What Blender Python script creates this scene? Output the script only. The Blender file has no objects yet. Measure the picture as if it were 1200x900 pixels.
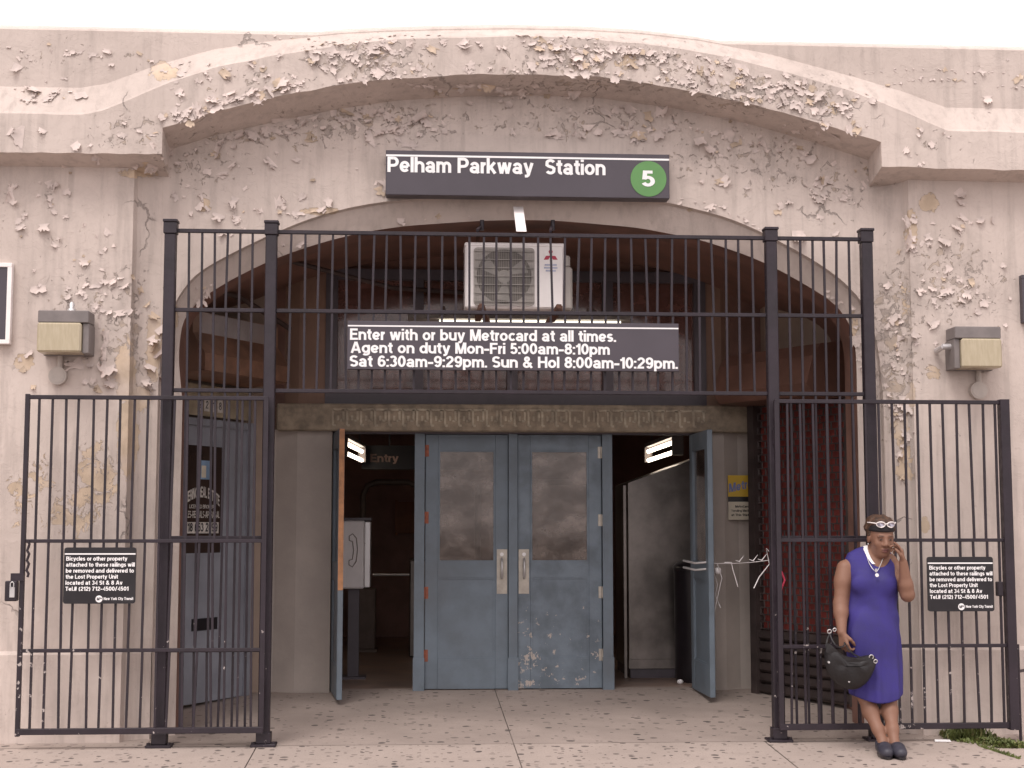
import bpy, math, random
import numpy as np
from mathutils import Vector, Matrix
from mathutils.bvhtree import BVHTree
random.seed(11)
R = math.radians
S = bpy.context.scene
COL = S.collection

# ------------------------------------------------------------------ camera, world, sun, exposure
CAM = Vector((0.0, -10.4, 1.46)); YAW = math.atan(1750/27000); PITCH = math.atan(170/1750); FPX = 1750.0
fwd = Vector((math.sin(YAW)*math.cos(PITCH), math.cos(YAW)*math.cos(PITCH), math.sin(PITCH)))
rgt = Vector((math.cos(YAW), -math.sin(YAW), 0)); upv = rgt.cross(fwd)
cd = bpy.data.cameras.new('camera'); co = bpy.data.objects.new('camera', cd); COL.objects.link(co)
cd.sensor_width = 36; cd.lens = FPX/1200*36; cd.clip_end = 2000; cd.clip_start = 0.05
mw = Matrix((rgt, upv, -fwd)).transposed().to_4x4(); mw.translation = CAM
co.matrix_world = mw
S.camera = co

SUN_EL, SUN_AZ = 58.0, 205.0          # azimuth clockwise from +Y: behind the camera, a little left
w = bpy.data.worlds.new('World'); S.world = w; w.use_nodes = True
nt = w.node_tree; nt.nodes.clear()
sky = nt.nodes.new('ShaderNodeTexSky'); sky.sky_type = 'NISHITA'; sky.sun_disc = False
sky.sun_elevation = R(SUN_EL); sky.sun_rotation = R(SUN_AZ); sky.air_density = 1.0; sky.dust_density = 5.0
hs = nt.nodes.new('ShaderNodeHueSaturation'); hs.inputs['Saturation'].default_value = 0.15
mx = nt.nodes.new('ShaderNodeMix'); mx.data_type = 'RGBA'; mx.inputs[0].default_value = 0.75
mx.inputs[7].default_value = (11.7, 10.6, 10.6, 1)     # overcast cloud sheet
bg = nt.nodes.new('ShaderNodeBackground'); bg.inputs[1].default_value = 0.12
wo = nt.nodes.new('ShaderNodeOutputWorld')
nt.links.new(sky.outputs[0], hs.inputs['Color']); nt.links.new(hs.outputs[0], mx.inputs[6])
nt.links.new(mx.outputs[2], bg.inputs[0]); nt.links.new(bg.outputs[0], wo.inputs[0])
sl = bpy.data.lights.new('sun', 'SUN'); sl.energy = 1.25; sl.angle = R(20); sl.color = (1, .95, .9)
so = bpy.data.objects.new('sun', sl); COL.objects.link(so)
sd = Vector((math.sin(R(SUN_AZ))*math.cos(R(SUN_EL)), math.cos(R(SUN_AZ))*math.cos(R(SUN_EL)), math.sin(R(SUN_EL))))
so.rotation_euler = sd.to_track_quat('Z', 'Y').to_euler(); so.location = (-4, -6, 12)
S.view_settings.view_transform = 'Standard'; S.view_settings.look = 'None'
S.view_settings.gamma = 1; S.view_settings.exposure = 0.36

# ------------------------------------------------------------------ measuring helpers
def P(px, py, Y):
    d = fwd + rgt*((px-600)/FPX) - upv*((py-450)/FPX)
    return CAM + d*((Y-CAM.y)/d.y)
def PX(px, py, Y): return P(px, py, Y).x
def PZ(px, py, Y): return P(px, py, Y).z
def ray(px, py): return (fwd + rgt*((px-600)/FPX) - upv*((py-450)/FPX)).normalized()
def proj(v):
    d = np.asarray(v) - np.array(CAM)
    z = d @ np.array(fwd); return np.stack([600+FPX*(d@np.array(rgt))/z, 450-FPX*(d@np.array(upv))/z], -1)
def GZ(Y): return 0.045*Y                       # the pavement falls towards the street

def fr(o, mb): pass
class MB:
    """collects shapes into one mesh"""
    def __init__(s): s.v = []; s.f = []; s.m = []; s.sm = []
    def add(s, vs, fs, mi=0, smooth=False):
        b = len(s.v); s.v += [tuple(x) for x in vs]
        for f in fs: s.f.append(tuple(b+i for i in f)); s.m.append(mi); s.sm.append(smooth)
    def hexa(s, c8, mi=0, smooth=False):
        s.add(c8, [(0,3,2,1),(4,5,6,7),(0,1,5,4),(1,2,6,5),(2,3,7,6),(3,0,4,7)], mi, smooth)
    def box(s, x0, x1, y0, y1, z0, z1, mi=0, bev=0):
        if bev:
            b = bev
            vs = []; 
            for (zz, ins) in ((z0, b), (z0+b, 0), (z1-b, 0), (z1, b)):
                xx0, xx1, yy0, yy1 = x0+ins, x1-ins, y0+ins, y1-ins
                vs += [(xx0+b*(ins==0),yy0,zz),(xx1-b*(ins==0),yy0,zz),(xx1,yy0+b*(ins==0),zz),(xx1,yy1-b*(ins==0),zz),
                       (xx1-b*(ins==0),yy1,zz),(xx0+b*(ins==0),yy1,zz),(xx0,yy1-b*(ins==0),zz),(xx0,yy0+b*(ins==0),zz)]
            fs = [tuple(range(7,-1,-1)), tuple(range(24,32))]
            for k in range(3):
                for i in range(8):
                    j = (i+1) % 8; fs.append((k*8+i, k*8+j, k*8+8+j, k*8+8+i))
            s.add(vs, fs, mi); return
        s.hexa([(x0,y0,z0),(x1,y0,z0),(x1,y1,z0),(x0,y1,z0),(x0,y0,z1),(x1,y0,z1),(x1,y1,z1),(x0,y1,z1)], mi)
    def bar(s, a, b, wd, th=None, up=(0,0,1), mi=0):
        a = Vector(a); b = Vector(b); th = th or wd
        d = (b-a).normalized(); u = Vector(up)
        if abs(d.dot(u)) > .95: u = Vector((0,1,0))
        sx = d.cross(u).normalized()*wd/2; sy = sx.cross(d).normalized()*th/2
        s.hexa([a-sx-sy, a+sx-sy, a+sx+sy, a-sx+sy, b-sx-sy, b+sx-sy, b+sx+sy, b-sx+sy], mi)
    def tube(s, pts, r, n=8, mi=0, cap=True):
        pts = [Vector(p) for p in pts]; N = len(pts)
        rs = r if isinstance(r, (list, tuple)) else [r]*N
        vs = []; pu = None
        for i, p in enumerate(pts):
            d = (pts[min(i+1, N-1)]-pts[max(i-1, 0)])
            d = d.normalized() if d.length > 1e-9 else Vector((0,0,1))
            if pu is None:
                pu = Vector((0,0,1)) if abs(d.z) < .9 else Vector((1,0,0))
            x = d.cross(pu).normalized(); y = x.cross(d).normalized(); pu = y
            for k in range(n):
                t = 2*math.pi*k/n; vs.append(p + x*math.cos(t)*rs[i] + y*math.sin(t)*rs[i])
        fs = []
        for i in range(N-1):
            for k in range(n):
                j = (k+1) % n; fs.append((i*n+k, i*n+j, i*n+n+j, i*n+n+k))
        s.add(vs, fs, mi, True)
        if cap: s.add(vs[:n], [tuple(range(n-1,-1,-1))], mi); s.add(vs[-n:], [tuple(range(n))], mi)
    def cyl(s, a, b, r, n=20, mi=0): s.tube([a, b], r, n, mi)
    def lathe(s, c, prof, n=24, mi=0):
        c = Vector(c); vs = []; fs = []
        for (r, z) in prof:
            for k in range(n):
                t = 2*math.pi*k/n; vs.append(c+Vector((r*math.cos(t), r*math.sin(t), z)))
        for i in range(len(prof)-1):
            for k in range(n):
                j = (k+1) % n; fs.append((i*n+k, i*n+j, i*n+n+j, i*n+n+k))
        s.add(vs, fs, mi, True)
        s.add(vs[-n:], [tuple(range(n))], mi); s.add(vs[:n], [tuple(range(n-1,-1,-1))], mi)
    def prism(s, pts, d, mi=0, smooth=False):     # planar outline pushed by vector d
        n = len(pts); a = [Vector(p) for p in pts]; b = [p+Vector(d) for p in a]
        s.add(a+b, [tuple(range(n-1,-1,-1)), tuple(range(n,2*n))], mi)
        s.add(a+b, [(i, (i+1)%n, n+(i+1)%n, n+i) for i in range(n)], mi, smooth)
    def grid(s, rows, mi=0, smooth=True, closed=False):
        nr = len(rows); nc = len(rows[0]); vs = [p for r in rows for p in r]; fs = []
        for i in range(nr-1):
            for j in range(nc if closed else nc-1):
                k = (j+1) % nc; fs.append((i*nc+j, i*nc+k, i*nc+nc+k, i*nc+nc+j))
        s.add(vs, fs, mi, smooth)
    def ball(s, c, r, n=12, mi=0):
        c = Vector(c); r = r if isinstance(r, (tuple, list)) else (r,r,r)
        rows = []
        for i in range(n//2+1):
            a = math.pi*i/(n//2) ; 
            rows.append([c+Vector((r[0]*math.sin(a)*math.cos(2*math.pi*k/n), r[1]*math.sin(a)*math.sin(2*math.pi*k/n), -r[2]*math.cos(a))) for k in range(n)])
        s.grid(rows, mi, True, True)
    def xform(s, M):
        s.v = [tuple(M @ Vector(v)) for v in s.v]; return s
    def build(s, name, mats, parent=None, loc=None, world=True):
        o0 = Vector((0,0,0))
        if parent is not None and world: o0 = ORG[parent.name]
        if loc is not None and world: o0 = Vector(loc)
        me = bpy.data.meshes.new(name)
        me.from_pydata([(v[0]-o0.x, v[1]-o0.y, v[2]-o0.z) for v in s.v], [], s.f)
        mats = mats if isinstance(mats, (list, tuple)) else [mats]
        for m in mats: me.materials.append(m)
        me.polygons.foreach_set('material_index', s.m); me.polygons.foreach_set('use_smooth', s.sm)
        me.update()
        o = bpy.data.objects.new(name, me); COL.objects.link(o)
        if parent is not None: o.parent = parent
        if loc is not None: o.location = loc
        ORG[o.name] = o0 if world else Vector((0,0,0))
        return o
ORG = {}
def thing(name, label, cat, loc=(0,0,0), group=None, rotz=0):
    o = bpy.data.objects.new(name, None); COL.objects.link(o); o.location = loc; o.rotation_euler = (0,0,rotz)
    o.empty_display_size = .1
    ORG[o.name] = Vector(loc); tag(o, label, cat, group); return o
def tag(o, label=None, cat=None, group=None, kind=None):
    if label: o['label'] = label
    if cat: o['category'] = cat
    if group: o['group'] = group
    if kind: o['kind'] = kind
    return o
def struct(o): o['kind'] = 'structure'; return o

# ------------------------------------------------------------------ materials
MATS = {}
class NB:
    def __init__(s, name):
        s.m = bpy.data.materials.new(name); s.m.use_nodes = True; s.t = s.m.node_tree; s.t.nodes.clear()
        s.out = s.t.nodes.new('ShaderNodeOutputMaterial'); s.p = s.t.nodes.new('ShaderNodeBsdfPrincipled')
        s.t.links.new(s.p.outputs[0], s.out.inputs[0]); s._c = None
    def n(s, ty, **k):
        x = s.t.nodes.new(ty)
        for a, b in k.items(): setattr(x, a, b)
        return x
    def l(s, a, b): s.t.links.new(a, b)
    def coord(s):
        if s._c is None: s._c = s.n('ShaderNodeTexCoord').outputs['Object']
        return s._c
    def mapped(s, sc, loc=(0,0,0)):
        m = s.n('ShaderNodeMapping'); m.inputs['Scale'].default_value = sc; m.inputs['Location'].default_value = loc
        s.l(s.coord(), m.inputs[0]); return m.outputs[0]
    def noise(s, scale, detail=5, rough=.55, vec=None, dist=0):
        x = s.n('ShaderNodeTexNoise'); x.inputs['Scale'].default_value = scale; x.inputs['Detail'].default_value = detail
        x.inputs['Roughness'].default_value = rough; x.inputs['Distortion'].default_value = dist
        s.l(vec if vec is not None else s.coord(), x.inputs['Vector']); return x.outputs['Fac']
    def step(s, v, a, b, lo=0., hi=1.):
        x = s.n('ShaderNodeMapRange'); x.interpolation_type = 'SMOOTHSTEP'
        s.l(v, x.inputs[0]); 
        for i, k in enumerate((a, b, lo, hi)): x.inputs[i+1].default_value = k
        return x.outputs[0]
    def math(s, op, a, b=None, c=None):
        x = s.n('ShaderNodeMath', operation=op)
        for i, k in enumerate((a, b, c)):
            if k is None: continue
            if isinstance(k, (int, float)): x.inputs[i].default_value = k
            else: s.l(k, x.inputs[i])
        return x.outputs[0]
    def mix(s, f, a, b):
        x = s.n('ShaderNodeMix'); x.data_type = 'RGBA'
        for i, k in ((0, f), (6, a), (7, b)):
            if isinstance(k, (int, float)): x.inputs[i].default_value = k
            elif isinstance(k, tuple): x.inputs[i].default_value = (*k, 1)
            else: s.l(k, x.inputs[i])
        return x.outputs[2]
    def bump(s, h, st=.3, d=.01, prev=None):
        x = s.n('ShaderNodeBump'); x.inputs['Strength'].default_value = st; x.inputs['Distance'].default_value = d
        s.l(h, x.inputs['Height'])
        if prev is not None: s.l(prev, x.inputs['Normal'])
        return x.outputs[0]
    def fin(s, col=None, rough=None, metal=None, norm=None):
        for k, v in (('Base Color', col), ('Roughness', rough), ('Metallic', metal), ('Normal', norm)):
            if v is None: continue
            if isinstance(v, tuple): s.p.inputs[k].default_value = (*v, 1)
            elif isinstance(v, (int, float)): s.p.inputs[k].default_value = v
            else: s.l(v, s.p.inputs[k])
        return s.m
def mat(name, col, rough=.6, metal=0., var=.25, scale=6., bump=.0, bscale=40., grime=None):
    """plain paint or metal with uneven tone, a little grime and bump"""
    b = NB(name)
    n1 = b.noise(scale, 6, .6); n2 = b.noise(scale*.3, 3)
    lo = tuple(c*(1-var) for c in col); hi = tuple(min(1, c*(1+var*.6)) for c in col)
    c = b.mix(b.step(n1, .3, .7), lo, hi)
    if grime: c = b.mix(b.step(n2, .45, .75, 0, .6), c, grime)
    nm = b.bump(b.noise(bscale, 4), bump, .01) if bump else None
    rr = b.step(n1, .2, .8, max(0, rough-.1), min(1, rough+.1))
    return b.fin(c, rr, metal, nm)
def emit(name, col, st):
    b = NB(name); b.p.inputs['Emission Color'].default_value = (*col, 1); b.p.inputs['Emission Strength'].default_value = st
    return b.fin(col, .4)

def chipped(name, col, chip, thr=.62, scale=28, zlow=None, rough=.5):
    """paint with small chips showing what is under it; zlow: chips only get common below that height"""
    b = NB(name)
    n = b.noise(scale, 6, .65); big = b.noise(1.7, 3)
    f = b.math('ADD', b.math('MULTIPLY', n, .8), b.math('MULTIPLY', big, .35))
    if zlow is not None:
        sep = b.n('ShaderNodeSeparateXYZ'); g = b.n('ShaderNodeNewGeometry'); b.l(g.outputs['Position'], sep.inputs[0])
        f = b.math('ADD', f, b.step(sep.outputs[2], zlow-.5, zlow+.5, .0, -.12))
    m = b.step(f, thr, thr+.02)
    base = b.mix(b.step(b.noise(5, 5), .3, .7), tuple(c*.75 for c in col), tuple(c*1.2 for c in col))
    c = b.mix(m, base, chip)
    return b.fin(c, b.step(n, .3, .7, rough-.12, rough+.12), 0., b.bump(b.math('SUBTRACT', b.noise(60, 3), m), .25, .004))

def wall_mat(name, paint=(.605,.512,.462), paint2=(.52,.437,.393), under=(.60,.465,.345), grey=(.36,.30,.27), chips=1.0):
    b = NB(name)
    at = b.n('ShaderNodeAttribute', attribute_name='peel').outputs['Fac']
    ac = b.n('ShaderNodeAttribute', attribute_name='chip').outputs['Fac']
    warp = b.noise(11, 8, .66, dist=.8)
    # large tonal drift, vertical wash streaks
    c = b.mix(b.step(b.noise(1.3, 6, .6), .32, .68), paint2, paint)
    st = b.noise(3.0, 6, .6, b.mapped((4.5, 4.5, .45)))
    c = b.mix(b.step(st, .46, .68, 0, .5), c, tuple(x*.72 for x in paint2))
    c = b.mix(b.step(b.noise(26, 5, .7), .55, .75, 0, .25), c, tuple(x*.8 for x in paint))
    # hairline cracks
    vo = b.n('ShaderNodeTexVoronoi', feature='DISTANCE_TO_EDGE'); vo.inputs['Scale'].default_value = 1.1
    wv = b.n('ShaderNodeVectorMath', operation='ADD'); b.l(b.coord(), wv.inputs[0])
    nz = b.n('ShaderNodeTexNoise'); nz.inputs['Scale'].default_value = 5; nz.inputs['Detail'].default_value = 6; b.l(b.coord(), nz.inputs[0])
    sc = b.n('ShaderNodeVectorMath', operation='SCALE'); sc.inputs['Scale'].default_value = .35; b.l(nz.outputs['Color'], sc.inputs[0]); b.l(sc.outputs[0], wv.inputs[1])
    b.l(wv.outputs[0], vo.inputs['Vector'])
    cr = b.math('MULTIPLY', b.step(vo.outputs['Distance'], .004, .011, 1, 0), b.step(b.noise(1.9, 2), .60, .68))
    c = b.mix(b.math('MULTIPLY', cr, .75), c, tuple(x*.55 for x in grey))
    ln = b.noise(4.2, 7, .62, dist=1.2)
    lay = b.math('MULTIPLY', b.math('ADD', b.math('ADD', b.step(ln, .40, .405), b.step(ln, .47, .475)), b.math('ADD', b.step(ln, .55, .555), b.step(ln, .62, .625))), .25)
    c = b.mix(b.math('MULTIPLY', lay, .22), c, tuple(min(1, x*1.12) for x in paint))
    # small chips, commoner where the chip attribute is high
    cn = b.math('ADD', b.noise(16, 7, .66, dist=.8), b.math('MULTIPLY', ac, .20))
    cl = b.math('ADD', cn, b.math('MULTIPLY', b.noise(1.1, 2), .12))
    cm = b.step(cl, .775/chips, .795/chips)
    gc = b.mix(b.step(b.noise(7, 3), .4, .65), grey, tuple(.5*g+.5*u for g, u in zip(grey, under)))
    c = b.mix(cm, c, gc)
    c = b.mix(b.math('MULTIPLY', b.step(b.noise(4.5, 6, .7), .42, .66), b.step(ac, .1, .9, .04, .5)), c, tuple(x*.68 for x in paint2))
    # big sheets of paint gone
    pm = b.step(b.math('ADD', at, b.math('MULTIPLY', b.math('SUBTRACT', warp, .5), 1.9)), .50, .53)
    uc = b.mix(b.step(b.noise(5, 5), .35, .7), tuple(x*.8 for x in under), tuple(min(1, x*1.12) for x in under))
    uc = b.mix(b.step(b.noise(2.5, 4), .5, .7, 0, .7), uc, paint2)
    c = b.mix(pm, c, uc)
    h = b.math('SUBTRACT', 1.0, b.math('MAXIMUM', b.math('MAXIMUM', pm, cm), cr))
    n1 = b.bump(b.noise(38, 6, .6), .22, .006)
    n2 = b.bump(b.noise(3.5, 4), .3, .03, n1)
    n3 = b.bump(lay, .6, .006, b.bump(h, .9, .006, n2))
    return b.fin(c, .8, 0., n3)

M = {}
M['wall'] = wall_mat('peeling_cream_paint')
M['ring'] = wall_mat('arch_cream_paint', (.60,.507,.457), (.515,.433,.39), chips=.99)
M['flake'] = mat('paint_flake', (.62,.52,.478), .75, var=.2, scale=9)
M['flake_tan'] = mat('paint_flake_tan', (.54,.42,.32), .8, var=.3, scale=9)
M['brown'] = mat('brown_ceiling_paint', (.21,.108,.082), .7, var=.3, scale=3, bump=.2, grime=(.14,.08,.062))
M['tanwall'] = mat('tan_vestibule_paint', (.36,.27,.215), .7, var=.18, scale=2.2, bump=.15, grime=(.28,.21,.17))
M['upperwall'] = mat('brown_upper_wall', (.27,.165,.12), .7, var=.2, scale=2.2, bump=.15, grime=(.19,.11,.085))
M['pilaster'] = mat('grey_beige_pilaster', (.46,.40,.36), .6, var=.15, scale=2, bump=.12, grime=(.30,.25,.22))
M['stone'] = mat('grimy_yellow_lintel', (.31,.25,.185), .8, var=.4, scale=9, bump=.25, grime=(.20,.155,.115))
M['stonekey'] = mat('lintel_relief', (.43,.37,.285), .8, var=.4, scale=9, bump=.2, grime=(.25,.19,.14))  # paler than the lintel: the relief's light and shade put into the colours
M['hall'] = mat('dark_hall_paint', (.30,.18,.15), .7, var=.3, scale=2)
M['hallfloor'] = mat('hall_floor', (.30,.21,.17), .45, var=.35, scale=3, grime=(.09,.06,.05))
M['frame'] = mat('purple_grey_metal', (.10,.085,.10), .5, var=.2, scale=5)
M['blue'] = mat('blue_grey_door_paint', (.148,.184,.222), .5, var=.16, scale=4, bump=.08, grime=(.10,.105,.115))
M['bluechip'] = chipped('chipped_blue_paint', (.148,.184,.222), (.46,.40,.36), .655, 19, zlow=.9)
M['rust'] = mat('red_primer', (.30,.09,.05), .7, var=.3, scale=20)
M['plate'] = mat('worn_nickel', (.42,.38,.33), .38, .5, var=.2, scale=12)
M['wood'] = mat('worn_orange_wood', (.42,.20,.095), .6, var=.35, scale=10, bump=.2)
M['iron'] = chipped('dark_iron_paint', (.019,.0115,.018), (.40,.35,.33), .70, 24, zlow=1.1)
M['sidedoor'] = mat('grey_blue_side_door', (.265,.275,.315), .5, var=.15, scale=4, grime=(.19,.19,.21))
M['darkglass'] = mat('dark_tinted_glass', (.035,.022,.018), .12, var=.4, scale=2)
M['black'] = mat('black_enamel', (.016,.013,.016), .35, var=.2, scale=8)
M['signface'] = mat('charcoal_sign_face', (.066,.055,.068), .42, var=.12, scale=3)
M['white'] = mat('white_lettering', (.86,.84,.84), .5, var=.04)
M['green'] = mat('green_bullet', (.11,.27,.085), .5, var=.08)
M['dull'] = mat('dull_grey_lettering', (.62,.58,.54), .6, var=.25, scale=30)
M['acwhite'] = mat('white_appliance_paint', (.88,.82,.80), .4, var=.06, scale=4)
M['acgrille'] = mat('grey_grille', (.42,.38,.35), .5, var=.1)
M['acdark'] = mat('fan_cavity_shade', (.14,.12,.105), .6, var=.2)
M['red'] = mat('red_mark', (.45,.03,.07), .5, var=.05)
M['bluetext'] = mat('blue_mark', (.16,.2,.42), .5, var=.05)
M['steel'] = mat('stainless_sheet', (.235,.21,.195), .36, .85, var=.45, scale=1.6)
M['lampgrey'] = mat('grey_lamp_housing', (.19,.165,.16), .5, var=.2)
M['conduit'] = mat('painted_conduit', (.47,.41,.37), .7, var=.15)
M['alu'] = mat('bright_aluminium', (.62,.6,.6), .35, .6, var=.1)
M['phone'] = mat('white_phone_panel', (.85,.80,.80), .5, var=.08, scale=3)
M['greybox'] = mat('grey_cabinet', (.25,.2,.18), .6, var=.2)
M['redpanel'] = mat('dark_red_panel', (.20,.035,.028), .6, var=.3, scale=6)
M['slat'] = chipped('brown_black_slats', (.035,.024,.022), (.3,.25,.22), .82, 26)
M['lattice'] = mat('lattice_metal', (.055,.04,.038), .5, var=.3)
M['yellow'] = mat('yellow_poster', (.62,.40,.03), .5, var=.08)
M['poster'] = mat('pale_poster', (.62,.56,.45), .6, var=.1)
M['string'] = mat('white_plastic_string', (.72,.68,.68), .6, var=.1)
M['tube'] = emit('lit_tube', (1., .86, .70), 5)
M['tube_warm'] = emit('lit_strip', (1., .93, .78), 1.6)
M['skin'] = None
M['dress'] = mat('violet_cotton', (.031,.022,.160), .75, var=.16, scale=9, bump=.15, bscale=120)
M['leather'] = mat('black_leather', (.009,.007,.008), .5, var=.3, scale=12, bump=.25, bscale=70)
M['shoe'] = mat('dark_clog_leather', (.035,.033,.048), .5, var=.2, scale=14)
M['hair'] = mat('brown_hair', (.075,.036,.02), .6, var=.6, scale=45, bump=.8, bscale=110)
M['band'] = mat('black_headband', (.012,.009,.011), .75, var=.2)
M['weed'] = mat('green_weed', (.12,.145,.038), .6, var=.5, scale=18)
M['weed2'] = mat('dry_weed', (.17,.16,.06), .7, var=.4, scale=18)
M['asphalt'] = mat('asphalt', (.11,.10,.095), .85, var=.25, scale=3, bump=.3)
M['kerb'] = mat('kerb_stone', (.30,.28,.26), .8, var=.2, scale=4, bump=.2)
M['rustwhite'] = mat('faded_white_panel', (.40,.36,.36), .6, var=.2, scale=3, grime=(.30,.17,.10))
M['rusty'] = mat('rusted_sheet', (.24,.125,.08), .75, var=.35, scale=4, grime=(.34,.25,.20))

def glass_mat(name, dirt_sheen=(.20,.16,.14), lo=.25, hi=.6):
    b = NB(name)
    tr = b.n('ShaderNodeBsdfTransparent'); tr.inputs[0].default_value = (.75,.7,.66,1)
    c = b.mix(b.step(b.noise(7, 6, .7), .35, .7), tuple(d*.7 for d in dirt_sheen), dirt_sheen); b.fin(c, .15)
    f = b.step(b.noise(2.4, 6, .65, b.mapped((1.2,1,1.8))), .35, .7, lo, hi)
    mxs = b.n('ShaderNodeMixShader'); b.l(f, mxs.inputs[0]); b.l(tr.outputs[0], mxs.inputs[1]); b.l(b.p.outputs[0], mxs.inputs[2])
    gl = b.n('ShaderNodeBsdfGlossy'); gl.inputs['Roughness'].default_value = .06
    fz = b.n('ShaderNodeFresnel'); fz.inputs[0].default_value = 1.45
    m2 = b.n('ShaderNodeMixShader'); b.l(fz.outputs[0], m2.inputs[0]); b.l(mxs.outputs[0], m2.inputs[1]); b.l(gl.outputs[0], m2.inputs[2])
    b.l(m2.outputs[0], b.out.inputs[0]); return b.m
M['pane'] = glass_mat('grimy_door_glass', (.32,.255,.22), .2, .8)  # grime colour made paler to carry reflections as well
M['transom'] = glass_mat('transom_glass', (.25,.115,.095), .45, .8)  # reddish tone painted in to lighten the black view of the hall

def lens_mat():
    b = NB('yellowed_lens'); c = b.mix(b.step(b.noise(9, 5, .6, b.mapped((6,1,1))), .35, .7), (.41,.345,.235), (.47,.40,.285))
    return b.fin(c, .25)
M['lens'] = lens_mat()

def ground_mat(name, col, col2, spot_amt=.5, scale=8.5):
    b = NB(name)
    c = b.mix(b.step(b.noise(1.4, 6, .62), .3, .7), col2, col)
    c = b.mix(b.step(b.noise(90, 3, .6), .4, .65, 0, .4), c, tuple(x*.72 for x in col))
    c = b.mix(b.step(b.noise(5, 6, .7), .55, .75, 0, .35), c, tuple(x*.6 for x in col))
    m = None
    for k, (sc, amt) in enumerate(((scale, spot_amt), (scale*1.7, spot_amt*.7))):
        mp = b.mapped((1, 1.0, .001), (k*3.1, k*1.7, 0))
        nz = b.n('ShaderNodeTexNoise'); nz.inputs['Scale'].default_value = 12; b.l(mp, nz.inputs[0])
        s2 = b.n('ShaderNodeVectorMath', operation='SCALE'); s2.inputs['Scale'].default_value = .03; b.l(nz.outputs['Color'], s2.inputs[0])
        ad = b.n('ShaderNodeVectorMath', operation='ADD'); b.l(mp, ad.inputs[0]); b.l(s2.outputs[0], ad.inputs[1])
        v = b.n('ShaderNodeTexVoronoi'); v.inputs['Scale'].default_value = sc; v.voronoi_dimensions = '2D'; b.l(ad.outputs[0], v.inputs['Vector'])
        sp = b.n('ShaderNodeSeparateColor'); b.l(v.outputs['Color'], sp.inputs[0])
        rad = b.math('MULTIPLY', b.step(sp.outputs[0], 1-amt, 1.0, .15, 1), .30)
        d = b.math('SUBTRACT', rad, v.outputs['Distance'])
        mk = b.math('MULTIPLY', b.step(d, 0, .04), b.step(sp.outputs[1], 0, 1, .35, .95))
        m = mk if m is None else b.math('MAXIMUM', m, mk)
    c = b.mix(m, c, (.075,.06,.056))
    return b.fin(c, .75, 0., b.bump(b.noise(70, 4), .25, .004))
M['sidewalk'] = ground_mat('gum_spotted_concrete', (.44,.36,.318), (.37,.302,.266), .46, 11.0)
M['vest'] = ground_mat('vestibule_concrete', (.40,.325,.287), (.31,.252,.222), .30, 10)
M['joint'] = mat('joint_dirt', (.24,.195,.17), .9)

# ------------------------------------------------------------------ text
# a plain bold grotesque drawn with strokes (capital height 1), so lettering needs no font file
SW = .186
def _e(cx, cy, rx, ry, a0, a1, n=14):
    return [(cx+rx*math.cos(R(a0+(a1-a0)*k/n)), cy+ry*math.sin(R(a0+(a1-a0)*k/n))) for k in range(n+1)]
_h = SW/2; _t = 1-_h; _x = .73; _xt = _x-_h; _m = _x/2; _ry = _m-_h
_O = lambda cx=.29, rx=.215: [('c', _e(cx, _m, rx, _ry, 0, 360, 22)[:-1])]
def _S(w, top, bot):
    cx = w/2; rx = w/2-_h; my = (top+bot)/2; ru = (top-my)/2
    return _e(cx, top-ru, rx, ru, 28, 180, 10)[:-2]+[(cx-rx*.93, my+ru*.55), (cx-rx*.5, my+ru*.18), (cx+rx*.5, my-ru*.18), (cx+rx*.93, my-ru*.55)]+_e(cx, bot+ru, rx, ru, 0, -152, 10)[2:]
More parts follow.
